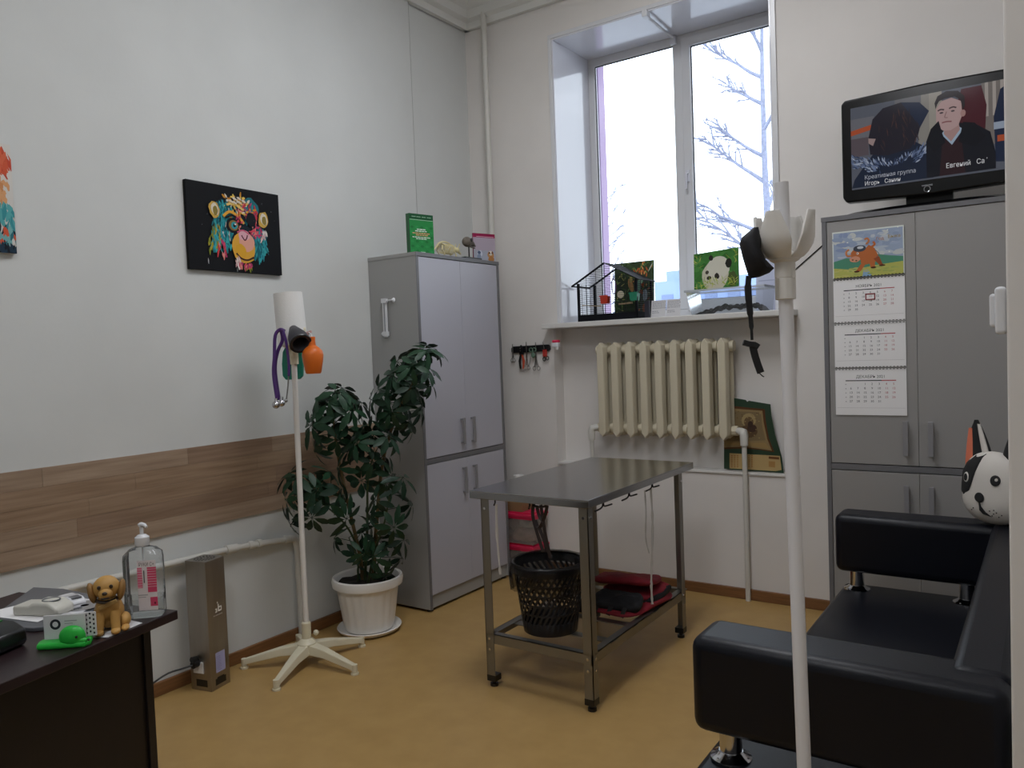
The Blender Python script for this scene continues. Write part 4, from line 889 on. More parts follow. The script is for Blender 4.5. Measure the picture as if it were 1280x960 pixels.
b = B(); b.grid(lambda u, v: PC+Vector((.152*v*math.cos(6.2832*u), .152*v*math.sin(6.2832*u), PH-.032+.006*math.sin(23*u*6.28)*v+.01*(1-v))), 30, 6, True); b.build('soil', 'soil', pl_, smooth='all')
def leaflet(b, base, d, nrm, L, w):
    d = d.normalized(); s_ = d.cross(nrm).normalized(); n = s_.cross(d).normalized(); st = L*.14
    prof = [(.0, .0, 0), (.22, .62, .012), (.5, 1.0, .01), (.78, .72, -.02), (1.0, .0, -.07)]
    i = len(b.v); rows = []
    for q, ww, dz in prof:
        c = base+d*(st+q*L)+n*(dz*L)
        if ww < .01: rows.append((len(b.v),)); b.v.append(c)
        else: rows.append((len(b.v), len(b.v)+1, len(b.v)+2)); b.v += [c-s_*(ww*w)+n*(.16*ww*w), c, c+s_*(ww*w)+n*(.16*ww*w)]
    for a_, c_ in zip(rows, rows[1:]):
        if len(a_) == 1: b.f += [(a_[0], c_[1], c_[0]), (a_[0], c_[2], c_[1])]
        elif len(c_) == 1: b.f += [(a_[0], a_[1], c_[0]), (a_[1], a_[2], c_[0])]
        else: b.f += [(a_[0], a_[1], c_[1], c_[0]), (a_[1], a_[2], c_[2], c_[1])]
    b.tube([base, base+d*st], .0011, 3, cap=False)
LEAF = []
for vnt in range(6):
    R4 = random.Random(40+vnt); b = B(); Lp = .10+.014*vnt; b.tube([(0, 0, 0), (.004, 0, Lp*.5), (0, 0, Lp)], [.0022, .0018, .0016], 5, cap=False); n = 8 if vnt % 2 else 7
    for j in range(n):
        a = 2*math.pi*j/n+R4.uniform(-.15, .15); el = R4.uniform(-.85, -.1); d = Vector((math.cos(a)*math.cos(el), math.sin(a)*math.cos(el), math.sin(el)))
        leaflet(b, Vector((0, 0, Lp)), d, Vector((0, 0, 1)), R4.uniform(.082, .108), R4.uniform(.0155, .0195))
    me = bpy.data.meshes.new('leaf'); me.from_pydata([tuple(v) for v in b.v], [], b.f); me.materials.append(MATS['leaf_green_%d' % (vnt % 3)]); me.polygons.foreach_set('use_smooth', [True]*len(me.polygons)); LEAF.append(me)
def leaf_at(p, d, spin, sc):
    o = bpy.data.objects.new('leaf', LEAF[rng.randrange(6)]); COL.objects.link(o); o.parent = pl_
    q = d.to_track_quat('Z', 'Y') @ Euler((0, 0, spin)).to_quaternion()
    o.rotation_mode = 'QUATERNION'; o.rotation_quaternion = q; o.location = p-PC; o.scale = (sc,)*3
def free(p): return p.x > .05 and not (p.x < .40 and p.y > -1.05)
def stem(path, r0, nl, span, mt, up0=.9, up1=-.15, sc=1.0):
    pts = smoothpath(path, 8); k = len(pts)
    B().tube(pts, [lerp(r0, r0*.45, i/(k-1)) for i in range(k)], 8).build('stem', mt, pl_, smooth=True)
    g = rng.uniform(0, 6)
    for j in range(nl):
        f = j/max(nl-1, 1); q = 1-span*f; i = min(int(q*(k-1)), k-2); p = pts[i].lerp(pts[i+1], q*(k-1)-i)
        for tr in range(8):
            a = g+j*2.4+tr*.7; el = lerp(up0, up1, f)+rng.uniform(-.2, .2); d = Vector((math.cos(a)*math.cos(el), math.sin(a)*math.cos(el), math.sin(el)))
            if free(p+d*.25*sc) and free(p+d*.12*sc): break
        else: continue
        leaf_at(p, d, rng.uniform(0, 6), sc*rng.uniform(.88, 1.1))
Z0 = PC+Vector((0, 0, PH-.04)); off = lambda x, y: Z0+Vector((x, y, 0))
stem([off(-.02, -.01), at(449, 690, d=3.95), at(434, 625, d=3.90), at(421, 560, d=3.84), at(416, 512, d=3.80)], .011, 16, .22, 'stem_bark')
stem([off(.02, .02), at(471, 650, d=3.97), at(480, 570, d=3.93), at(500, 510, d=3.88), at(524, 466, d=3.84)], .011, 26, .38, 'stem_bark')
stem([off(.0, -.02), at(459, 660, d=3.93), at(460, 600, d=3.90), at(468, 566, d=3.86)], .008, 11, .3, 'stem_green')
stem([at(449, 690, d=3.95), at(436, 662, d=3.88), at(414, 638, d=3.78), at(382, 616, d=3.68)], .006, 12, .26, 'stem_green', .9, -.5)
stem([off(.03, -.03), at(468, 690, d=3.9), at(480, 655, d=3.84), at(487, 620, d=3.80)], .007, 6, .3, 'stem_green')
stem([off(-.03, -.04), at(447, 700, d=3.9), at(436, 672, d=3.86)], .005, 4, .3, 'stem_green', .5, -.4, .85)
stem([off(.03, .0), at(472, 705, d=3.95), at(484, 682, d=3.92)], .005, 7, .5, 'stem_green', .6, -.3, .9)

# ---------------------------------------------------------------- waste basket on the table shelf, with its bag
mat('bin_black', '15151a', .4); mat('bag_film', '14141a', .25, alpha=.5)
bc = Vector((1.375, -1.42, SHZ+.02)); bh = .285; r_at = lambda z: .112+.038*(z/bh)
t = thing('waste_basket', 'black slotted waste basket standing on the steel table shelf', 'waste bin', bc)
b = B(); N = 34; rowsz = []
zs = [0, .05]; 
for i in range(5): zs += [zs[-1]+.033, zs[-1]+.033+.008]
zs.append(bh-.018); zs.append(bh)
def ringv(z, sh): 
    i = len(b.v); b.v.extend(bc+Vector((r_at(z)*math.cos(2*math.pi*(j+sh)/(2*N)), r_at(z)*math.sin(2*math.pi*(j+sh)/(2*N)), z)) for j in range(2*N)); return i
sh = 0; pr_ = ringv(0, 0)
for n_, (za, zb_) in enumerate(zip(zs, zs[1:])):
    slot = 1 <= n_ < 11 and n_ % 2 == 1
    if slot: sh += 1.7
    cu = ringv(zb_, sh)
    for j in range(2*N):
        if slot and j % 2: continue
        b.f.append((pr_+j, pr_+(j+1) % (2*N), cu+(j+1) % (2*N), cu+j))
    pr_ = cu
b.f.append(tuple(reversed(range(2*N))))
b.build('basket', 'bin_black', t, smooth=True, solid=.0025)
B().tube([bc+Vector((r_at(bh)*math.cos(a), r_at(bh)*math.sin(a), bh)) for a in [k*math.pi/20 for k in range(40)]], .005, 8, closed=True).build('rim', 'bin_black', t, smooth=True)
t = thing('bin_bag', 'black film bag folded over the rim of the waste basket', 'bin bag', bc+Vector((0, 0, bh)))
def bag(u, v):
    a = 2*math.pi*u; w = .003*math.sin(13*a)+.002*math.sin(29*a+1)
    prof = [(.105, -.13), (.13, -.02), (.148, .003), (.158, .004), (.163, -.02), (.160+2*w, -.06), (.154+2*w, -.105+.018*math.sin(3*a)+.008*math.sin(7*a))]
    q = v*(len(prof)-1); i = min(int(q), len(prof)-2); r_, z = (lerp(prof[i][e], prof[i+1][e], q-i) for e in (0, 1)); r_ += w*.7
    return bc+Vector((r_*math.cos(a), r_*math.sin(a), bh+z+.005))
b = B(); b.grid(bag, 72, 12, True); b.build('film', 'bag_film', t, smooth='all')

# ---------------------------------------------------------------- folded red harness bag on the shelf
mat('red_cloth', '861a2a', .8, noise=.25, nscale=8, bump=.5, bscale=220); mat('dark_cloth', '16161b', .8, bump=.4, bscale=200)
rb = Vector((1.50, -1.01, SHZ+.02))
t = thing('red_fixation_bag', 'folded dark red cloth bag with black straps on the table shelf', 'bag', rb)
def pad(c, sx, sy, h, rz, tiltx, seed, droop=0):
    R5 = random.Random(seed); ph = [R5.uniform(0, 6) for _ in range(4)]; Mz = Matrix.Rotation(rz, 3, 'Z') @ Matrix.Rotation(tiltx, 3, 'X')
    def fn(u, v):
        a = 2*math.pi*u; th = math.pi*v; sg = lambda q, e: math.copysign(abs(q)**e, q)
        w = abs(math.sin(th))**.45; x = sg(math.cos(a), .42)*w; y = sg(math.sin(a), .42)*w; z = -sg(math.cos(th), .8)
        bump_ = .22*math.sin(4*x+ph[0])*math.sin(3.3*y+ph[1])+.12*math.sin(9*x+ph[2]+5*y)+.07*math.sin(15*y-7*x+ph[3])
        return c+Mz @ Vector((x*sx, y*sy, (z+bump_*(1 if z > -.3 else .2))*h-droop*x*x))
    b = B(); b.grid(fn, 40, 16, True); return b
pad(rb+Vector((.02, .02, .020)), .15, .21, .018, -.1, 0, 1).build('lower_fold', 'red_cloth', t, smooth='all')
pad(rb+Vector((.03, .10, .054)), .135, .115, .018, -.2, .05, 2).build('middle_fold', 'red_cloth', t, smooth='all')
pad(rb+Vector((.01, .05, .105)), .145, .135, .022, .25, -.22, 3).build('upper_fold', 'red_cloth', t, smooth='all')
pad(rb+Vector((.05, -.13, .06)), .11, .05, .024, .1, .6, 4).build('black_flap', 'dark_cloth', t, smooth='all')
pad(rb+Vector((-.09, -.15, .022)), .05, .055, .020, .5, 0, 5).build('black_flap', 'dark_cloth', t, smooth='all')
pad(rb+Vector((.135, .08, .045)), .035, .10, .018, -.1, .1, 6).build('black_flap', 'dark_cloth', t, smooth='all')
for i in range(4):
    x = rb.x-.10+i*.065; ribbon([(x, rb.y-.19, rb.z+.012), (x+.01, rb.y-.17, rb.z+.05), (x+.02, rb.y-.10, rb.z+.058+.004*i), (x+.05, rb.y-.06, rb.z+.05)], .009, .0015, 5, (1, .2, 0)).build('strap', 'black_strap', t)

# ---------------------------------------------------------------- ties and straps hanging from the table hooks
mat('gauze', 'bdb9b4', .9)
def tie(name, label, pts, w=.006, group=None):
    t = thing(name, label, 'gauze tie', pts[0], group=group); pp = smoothpath(pts, 6)
    R6 = random.Random(len(pts)*7+int(pts[0][0]*1000)); B().tube(pp, [w*R6.uniform(.55, 1.15) for _ in pp], 6, .35).build('strip', 'gauze', t, smooth=True); return t
xh = TX1-.012
tie('gauze_tie', 'long white gauze tie hanging over the red cloth bag', [(xh, -1.02, TZ-.05), (xh+.004, -1.02, TZ-.2), (xh, -1.03, TZ-.36), (xh-.004, -1.035, TZ-.47), (xh, -1.04, TZ-.56)])
tie('gauze_tie', 'short white gauze tie beside the long one under the table edge', [(xh, -1.08, TZ-.05), (xh, -1.075, TZ-.15), (xh-.006, -1.072, TZ-.26), (xh+.002, -1.06, TZ-.33)], .004)
tie('gauze_tie', 'white gauze tie hanging at the table corner before the cabinet doors', [(1.245, TY0+.01, TZ-.05), (1.242, TY0+.01, TZ-.15), (1.246, TY0+.01, TZ-.26), (1.25, TY0+.012, TZ-.34)], .006)
t = thing('muzzle_straps', 'dark leather muzzle straps hanging under the table above the basket', 'muzzle', (1.38, TY0+.02, TZ-.05)); mat('dark_leather', '241512', .5)
YM = TY0+.03; Pm = lambda x, y: at(x, y, y=YM) 
Pm = lambda px, py: at(px, py, **{'y': YM})
for pts in ([(667, 630), (666, 645), (672, 668), (679, 690)], [(676, 631), (678, 645), (682, 670), (688, 698)], [(667, 632), (676, 634), (684, 632)], [(684, 632), (681, 645), (674, 660), (669, 650)], [(671, 632), (674, 645), (679, 652)], [(674, 660), (681, 678), (683, 690)]):
    ribbon([Pm(*p) for p in pts], .0065, .002, 5).build('strap', 'dark_leather', t)

# ---------------------------------------------------------------- plastic boxes with pink lids behind the cabinet, small carton above
clear('box_plastic', 'f2efec', .2, .35, 'cbbfb6'); mat('lid_pink', 'd0244e', .4); mat('carton', '8a6a48', .8); mat('bundle_pale', 'b9a196', .9, noise=.3, nscale=15); mat('bundle_grey', '9aa39c', .9, noise=.3, nscale=15)
for i, (z0, lab) in enumerate(((0.0, 'clear plastic box with pink lid on the floor under its twin'), (.198, 'clear plastic box with pink lid stacked on top of its twin'))):
    t = thing('storage_box', lab, 'storage box', (.41, -.11, z0), group='pink-lidded boxes'); x0, x1, y0, y1 = .285, .505, -.205, -.035; h_ = .172
    b = B(); A = [(x0+.012, y0+.012), (x1-.012, y0+.012), (x1-.012, y1-.012), (x0+.012, y1-.012)]; C_ = [(x0+.004, y0+.004), (x1-.004, y0+.004), (x1-.004, y1-.004), (x0+.004, y1-.004)]
    b.v = [Vector((x, y, z0+.002)) for x, y in A]+[Vector((x, y, z0+h_)) for x, y in C_]; b.f = [(3,2,1,0),(0,1,5,4),(1,2,6,5),(2,3,7,6),(3,0,4,7)]
    b.build('tub', 'box_plastic', t, smooth=False)
    b = B().box(x0-.004, y0-.004, z0+h_, x1+.004, y1+.004, z0+h_+.016).box(x0, y0, z0+h_-.014, x1, y0+.002, z0+h_).box(x1-.002, y0, z0+h_-.014, x1, y1, z0+h_).box(x0+.02, y0+.02, z0+h_+.016, x1-.02, y1-.02, z0+h_+.0255)
    b.build('lid', 'lid_pink', t, bevel=.003)
    c = pad(Vector((.40, -.12, z0+.045)), .085, .06, .036, .2, 0, 30+i).build('contents', 'bundle_pale' if i else 'bundle_grey', None, smooth='all'); tag(c, 'pale folded bundle inside the upper pink-lidded box' if i else 'greyish folded bundle inside the lower pink-lidded box', 'bundle')
    c = pad(Vector((.43, -.13, z0+.122)), .06, .05, .028, -.3, 0, 34+i).build('contents', 'bundle_grey' if i else 'bundle_pale', None, smooth='all'); tag(c, 'loose grey wad in the upper pink-lidded box' if i else 'loose pale wad in the lower pink-lidded box', 'bundle')
t = thing('carton', 'small brown carton on top of the stacked pink-lidded boxes', 'carton', (.37, -.12, .396))
boxo('body', 'carton', t, .30, -.18, .396, .41, -.06, .56, .002); B().prism([(0, 0), (1, 0), (1, 1), (0, 1)], (.30, -.18, .56), (.11, 0, 0), (0, .05, .012), (0, 0, .002)).prism([(0, 0), (1, 0), (1, 1), (0, 1)], (.30, -.06, .56), (.11, 0, 0), (0, -.05, .012), (0, 0, .002)).build('flap', 'carton', t)
t = thing('tape_roll', 'white roll lying on the small brown carton', 'roll', (.36, -.13, .575)); B().lathe([(.018, 0), (.035, 0), (.035, .04), (.018, .04), (.018, 0)], 20, (.355, -.12, .574)).build('roll', 'towel_paper', t, smooth=True)
# ---------------------------------------------------------------- bird cage on the sill
mat('cage_black', '101117', .7, spec=.15); mat('cage_wire', '1d1e24', .4, metal=.3); mat('cup_red', 'b8341e', .35); mat('cup_green', '1f7a5c', .35); mat('perch_wood', 'b49a78', .7); mat('ring_purple', '7a4a8a', .4)
gx0, gx1, gy0, gy1 = .735, 1.135, .03, .25; gz = WB
er, rz_, gxm = gz+.235, gz+.345, .925
cg = thing('bird_cage', 'black wire bird cage with gabled roof standing on the window sill', 'bird cage', ((gx0+gx1)/2, .14, gz))
b = B().box(gx0, gy0, gz, gx1, gy1, gz+.005).box(gx0, gy0, gz, gx1, gy0+.004, gz+.045).box(gx0, gy1-.004, gz, gx1, gy1, gz+.045).box(gx0, gy0, gz, gx0+.004, gy1, gz+.045).box(gx1-.004, gy0, gz, gx1, gy1, gz+.045)
b.build('tray', 'cage_black', cg)
for x in (gx0, gx1-.014):
    for y in (gy0, gy1-.012): B().box(x, y, gz+.04, x+.014, y+.012, er).build('corner_post', 'cage_black', cg)
def gable(y):
    b = B(); nz = 24
    for i in range(nz):
        z = lerp(gz+.05, rz_-.01, i/(nz-1)); f = 0 if z < er else (z-er)/(rz_-er)
        b.tube([(lerp(gx0, gxm, f), y, z), (lerp(gx1, gxm, f), y, z)], .0009, 4)
    for x in (.80, .866, .925, .985, 1.06):
        zt_ = er+(rz_-er)*(1-abs(x-gxm)/((gxm-gx0) if x < gxm else (gx1-gxm))); b.tube([(x, y, gz+.04), (x, y, zt_)], .0013, 4)
    return b
for y in (gy0+.003, gy1-.003): gable(y).build('wire_wall', 'cage_wire', cg)
for x in (gx0+.003, gx1-.003):
    b = B()
    for i in range(16): z = lerp(gz+.05, er, i/15); b.tube([(x, gy0, z), (x, gy1, z)], .0009, 4)
    for y in (.085, .14, .195): b.tube([(x, y, gz+.04), (x, y, er)], .0013, 4)
    b.build('wire_wall', 'cage_wire', cg)
B().tube([(gx0-.035, gy0, er-.012), (gx0, gy0, er+.006), (gxm, gy0, rz_)], .006, 6).tube([(gx0-.035, gy1, er-.012), (gx0, gy1, er+.006), (gxm, gy1, rz_)], .006, 6).tube([(gx0-.035, gy0, er-.012), (gx0-.035, gy1, er-.012)], .005, 6).build('roof_rail', 'cage_black', cg)
slope = Vector((gx1+.02-gxm, 0, er-.01-rz_))
rp = B()
for i in range(7): rp.prism([(0, 0), (1, 0), (1, 1), (0, 1)], Vector((gxm, gy0-.005+i*.0335, rz_)), slope, (0, .02, 0), (0, 0, .004))
rp.prism([(0, 0), (.5, 0), (.5, 1), (0, 1)], Vector((gxm, gy0-.005, rz_))+slope*.5, slope, (0, .23, 0), (0, 0, .0045)); rp.build('roof_panel', 'cage_black', cg)
b = B()
for i in range(9): b.tube([(lerp(gx0, gxm, (i+1)/10), gy0, lerp(er, rz_, (i+1)/10)), (lerp(gx0, gxm, (i+1)/10), gy1, lerp(er, rz_, (i+1)/10))], .0009, 4)
b.build('roof_wire', 'cage_wire', cg)
def cup(x, y, z, m, nm):
    b = B(); s_ = .024; b.v = [Vector((x+q*s_*.85, y+w*s_*.7, z)) for q, w in ((-1,-1),(1,-1),(1,1),(-1,1))]+[Vector((x+q*s_, y+w*s_*.8, z+.042)) for q, w in ((-1,-1),(1,-1),(1,1),(-1,1))]
    b.f = [(3,2,1,0),(0,1,5,4),(1,2,6,5),(2,3,7,6),(3,0,4,7)]; b.box(x-s_-.004, y-.021, z+.040, x+s_+.004, y-.019, z+.048); b.build(nm, m, cg, solid=.002)
cup(.918, .045, gz+.105, 'cup_red', 'feed_cup'); cup(1.112, .045, gz+.11, 'cup_green', 'feed_cup')
B().tube([(.965+.014*math.cos(a), .07, gz+.205+.045*math.sin(a)) for a in [k*math.pi/12 for k in range(24)]], .003, 6, closed=True).tube([(.965, .07, gz+.25), (.965, .07, gz+.30)], .001, 4).build('swing_ring', 'ring_purple', cg, smooth=True)
B().tube([(.99, .08, gz+.098), (1.08, .08, gz+.10)], .005, 8).tube([(.75, .06, gz+.105), (.86, .10, gz+.095)], .003, 6).build('perch', 'perch_wood', cg, smooth=True)
B().cyl((1.0, .09, gz+.155), (1.0, .086, gz+.155), .022, 16).build('mirror', 'stand_ivory', cg, smooth=True)

# posters and papers on the sill
def sheet(name, label, cat, o, u, v, m='paper', th=.003):
    o, u, v = Vector(o), Vector(u), Vector(v); n = u.cross(v).normalized(); t = thing(name, label, cat, o+u*.5)
    B().prism([(0, 0), (1, 0), (1, 1), (0, 1)], o, u, v, -n*th).build('sheet', m, t); return t, Print(o+n*.0002, u, v)
a = at(764, 395, y=.28); tr = at(818.5, 324.5, y=.30); x0 = .845; x1 = tr.x
t, P = sheet('parrot_poster', 'photo poster of parrots in foliage leaning behind the bird cage', 'poster', (x0+.02, .265, WB+.001), (x1-x0-.02, .0, 0), (-.012, .05, tr.z-WB))
P.rect(0, 0, 1, 1, '3a4a30'); R = random.Random(21)
for i in range(170):
    x, y = R.random(), R.random(); a_ = R.uniform(0, 3.1); l = R.uniform(.06, .16); P.stroke(x, y, x+l*math.cos(a_), y+l*math.sin(a_), .010, R.choice(['4c6a3c', '5c7f46', '7a9a56', '3a5636', '95a65c', '44583a', 'b4b46a', '2c3c28']))
for i in range(40): x, y = R.gauss(.68, .1), R.gauss(.62, .22); P.stroke(x, y, x+R.uniform(-.08, .08), y+R.uniform(.02, .1), .014, R.choice(['c8683a', 'd8844a', 'a8522c', 'e0a060']))
P.ell(.60, .55, .07, .15, '8fc0aa', rot=-.3, jag=.05); P.ell(.68, .68, .05, .06, 'a8cfb4'); P.ell(.42, .60, .06, .12, 'd8a66a', rot=.3, jag=.05); P.ell(.42, .70, .045, .05, 'c8bc74'); P.ell(.78, .42, .06, .10, 'b8c8d0', jag=.1); P.ell(.69, .70, .008, .01, '101010'); P.ell(.76, .2, .05, .08, 'a8603a', jag=.1)
P.stroke(.85, .8, .97, .95, .01, 'c9d2c0'); P.build('photo_print', t)
t = thing('dark_figure_card', 'narrow dark picture card standing at the bird cage corner', 'card', (1.16, .1, WB))
boxo('card', mat('card_dark', '2a2a34', .6), t, 1.148, .10, WB, 1.176, .115, WB+.105, 0)
for i, (x0, x1, lab) in enumerate(((1.185, 1.277, 'white printed notice card standing beside the bird cage'), (1.279, 1.366, 'white printed notice card standing beside the clear tub'))):
    t, P = sheet('notice_card', lab, 'card', (x0, .10+.004*i, WB+.001), (x1-x0, 0, 0), (0, .02, .105), th=.001); P.rect(0, 0, 1, 1, 'd2d1d3')
    for j in range(9):
        y = .88-j*.085
        if j in (5, 8): continue
        x = .08
        while x < (.92 if j < 5 else .5): l = R.uniform(.05, .14); P.rect(x, y, x+l, y+.035, '8d8d94'); x += l+.03
    P.build('text_print', t)
mat('tub_plastic_m', 'ffffff', .3); clear('tub_plastic', 'f4f6f8', .2, .07, 'd3d9de')
# clear tub with soil, panda picture standing in it
ux0, ux1, uy0, uy1 = 1.435, 1.86, .06, .27
tub = thing('clear_tub', 'clear plastic tub with dark soil on the window sill', 'tub', ((ux0+ux1)/2, .165, WB))
b = B(); b.v = [Vector((x, y, WB+.001)) for x, y in ((ux0+.015, uy0+.01), (ux1-.015, uy0+.01), (ux1-.015, uy1-.01), (ux0+.015, uy1-.01))]+[Vector((x, y, WB+.135)) for x, y in ((ux0-.01, uy0-.006), (ux1, uy0-.006), (ux1, uy1), (ux0-.01, uy1))]
b.f = [(3,2,1,0),(0,1,5,4),(1,2,6,5),(2,3,7,6),(3,0,4,7)]; b.build('body', 'tub_plastic', tub)
b = B().box(ux0-.02, uy0-.014, WB+.133, ux1+.01, uy0-.004, WB+.145).box(ux0-.02, uy1, WB+.133, ux1+.01, uy1+.008, WB+.145).box(ux0-.02, uy0-.014, WB+.133, ux0-.01, uy1+.008, WB+.145).box(ux1, uy0-.014, WB+.133, ux1+.01, uy1+.008, WB+.145); b.build('rim', clear('tub_rim', 'f4f6f8', .2, .6, 'd8dde2'), tub, bevel=.002)
so = B().grid(lambda u, v: (lerp(ux0+.03, ux1-.022, u), lerp(uy0+.018, uy1-.018, v), WB+.006+(.036*min(1, u*3)+.010*math.sin(17*u+5*v)*math.sin(9*v+3*u)+.005*math.sin(43*u))*min(1, 12*min(u, 1-u))), 40, 12).build('soil', 'soil', None, smooth='all', solid=.006); tag(so, 'dark soil lying inside the clear tub', 'soil', kind='stuff')
A = at(865, 319, y=.29); A2 = at(921, 308.5, y=.29); A3 = at(924, 356, y=.29); A0 = at(868, 358, y=.29)
u = Vector((A3.x-A0.x, 0, .016)); v = Vector((-.008, .03, .225)); o = Vector((A0.x+.005, .272, WB+.1465))
t, P = sheet('panda_picture', 'picture of a panda in bamboo standing on the clear tub rim', 'picture', o, u, v, th=.008)
P.rect(0, 0, 1, 1, '3f7a34')
for i in range(60): x, y = R.random(), R.random(); P.ell(x, y, .08, .08, R.choice(['3a7230', '47843a', '336a2c', '4f8a42']), 8, jag=.2)
P.ell(.48, .36, .30, .40, 'ccc8b0', jag=.03); P.ell(.55, .55, .26, .30, 'd6d3c2', jag=.03); P.ell(.39, .83, .05, .07, '26261e', jag=.1); P.ell(.78, .63, .07, .12, '23231c', jag=.08); P.ell(.52, .34, .05, .08, '2d2a22', rot=.3, jag=.08); P.ell(.34, .32, .05, .05, '2a251e', jag=.08); P.ell(.30, .47, .04, .05, '4a4438', rot=-.3); P.ell(.86, .2, .1, .2, '4a5a2c', jag=.1)
for i in range(70): x, y = (R.uniform(.05, .95) if i < 50 else R.choice((R.uniform(.0, .15), R.uniform(.82, 1)))), R.uniform(.0, .22) if i < 50 else R.uniform(.55, .9); a_ = R.uniform(.2, 2.8); l = R.uniform(.08, .2); P.stroke(x, y, x+l*math.cos(a_), y+l*math.sin(a_), .009, R.choice(['a8b64a', '93a83c', 'c0c468', '84983a']))
P.build('photo_print', t)
t, P = sheet('white_leaflet', 'white paper sheet leaning on the window pane behind the muzzle', 'paper', (1.72, .36, WB+.001), (.14, 0, 0), (0, .04, .31), th=.001); P.rect(0, 0, 1, 1, 'c9cde0'); P.rect(.1, .6, .9, .62, 'a9b0c8'); P.rect(.1, .5, .7, .52, 'a9b0c8'); P.build('text_print', t)
# trinket hanging from the sill
t = thing('hanging_trinket', 'small white and red trinket hanging on a thread from the sill', 'trinket', (.645, -.09, 1.40))
B().tube([(.646, -.105, 1.545), (.646, -.106, 1.52), (.646, -.094, 1.45)], .0008, 4).build('thread', 'paper', t)
boxo('body', 'white_plastic', t, .622, -.11, 1.408, .668, -.075, 1.436, .006); boxo('cap', 'lid_pink', t, .626, -.108, 1.436, .668, -.077, 1.452, .005); boxo('tag', 'paper', t, .655, -.108, 1.392, .668, -.10, 1.41, .002)

# ---------------------------------------------------------------- magnetic strip with tools
mt = thing('magnetic_strip', 'black magnetic tool strip on the wall beside the radiator', 'tool strip', (.40, 0, 1.40))
B().prism([(.262+.0, 1.388), (.275, 1.382), (.54, 1.386), (.553, 1.396), (.553, 1.418), (.54, 1.428), (.275, 1.424), (.262, 1.414)], (0, -.001, 0), (1,0,0), (0,0,1), (0, -.014, 0)).build('bar', 'black_plastic', mt, bevel=.002)
mat('tool_steel', '9d9b98', .3, metal=1); mat('tool_red', 'b0332a', .45); mat('tool_orange', 'b9482a', .45); mat('tool_green', '5f7a68', .45)
TYt = -.019
def loopr(b, c, r, w=.0022): b.tube([(c[0]+r*math.cos(a), TYt, c[1]+r*1.15*math.sin(a)) for a in [k*math.pi/8 for k in range(16)]], w, 5, closed=True)
def scissors(label, x, zt_, zb_, sp, mh='tool_steel', rr=.011):
    t = thing('scissors', label, 'scissors', (x, TYt, zb_), group='tools on the strip'); zm = lerp(zb_, zt_, .45)
    for s_ in (-1, 1):
        b = B().tube([(x+s_*.001, TYt+s_*.001, zt_), (x, TYt+s_*.001, zm)], [.001, .004], 5).tube([(x, TYt, zm), (x-s_*sp, TYt, zb_+rr*1.6)], .0026, 5); b.build('blade', 'tool_steel', t)
        b = B(); loopr(b, (x-s_*(sp+.002), zb_+rr), rr); b.build('finger_loop', mh, t)
    B().cyl((x, TYt-.004, zm), (x, TYt+.004, zm), .004, 8).build('pivot', 'tool_steel', t)
scissors('small steel scissors at the cabinet end of the tool strip', .276, 1.44, 1.325, .006, 'tool_steel', .010)
scissors('long steel clamp beside the orange nippers', .381, 1.45, 1.275, .010)
scissors('long steel scissors hanging lowest on the tool strip', .452, 1.445, 1.27, .014)
t = thing('nail_nippers', 'orange and black handled nail nippers on the tool strip', 'nippers', (.34, TYt, 1.28), group='tools on the strip')
B().prism([(-.014, 0), (.016, 0), (.012, .05), (.0, .062), (-.01, .05)], (.342, TYt+.003, 1.37), (1,0,0), (0,0,1), (0, -.008, 0)).build('jaws', 'black_plastic', t)
B().tube([(.338, TYt, 1.375), (.327, TYt, 1.33), (.333, TYt, 1.28)], [.005, .008, .006], 8).build('handle', 'black_plastic', t, smooth=True); B().tube([(.346, TYt, 1.375), (.358, TYt, 1.33), (.352, TYt, 1.28)], [.005, .008, .006], 8).build('handle', 'tool_orange', t, smooth=True)
B().cyl((.338, TYt-.007, 1.41), (.338, TYt, 1.41), .004, 8).cyl((.338, TYt-.007, 1.395), (.338, TYt, 1.395), .004, 8).build('rivet', 'tool_steel', t)
t = thing('claw_cutter', 'green handled claw cutter on the tool strip', 'cutter', (.43, TYt, 1.34), group='tools on the strip')
b = B()
for s_ in (-1, 1): b.tube([(.43+s_*.012+.013*math.cos(a), TYt-.003, 1.398+.012*math.sin(a)) for a in [k*math.pi/8 for k in range(16)]], .0035, 5, closed=True)
b.ball((.432, TYt-.003, 1.365), (.016, .006, .018)); b.build('grip', 'tool_green', t, smooth=True); B().tube([(.41, TYt, 1.36), (.397, TYt, 1.29)], .002, 5).tube([(.445, TYt, 1.36), (.455, TYt, 1.30)], .002, 5).build('wire', 'tool_steel', t)
t = thing('red_cutter', 'red handled small cutter at the window end of the strip', 'cutter', (.515, TYt, 1.34), group='tools on the strip')
B().tube([(.506, TYt, 1.445), (.515, TYt, 1.40)], [.001, .004], 5).build('blade', 'tool_steel', t); boxo('grip', 'tool_red', t, .503, TYt-.006, 1.352, .533, TYt+.006, 1.397, .004); b = B(); loopr(b, (.512, 1.338), .010, .003); loopr(b, (.535, 1.343), .010, .003); b.build('finger_loop', 'black_plastic', t)

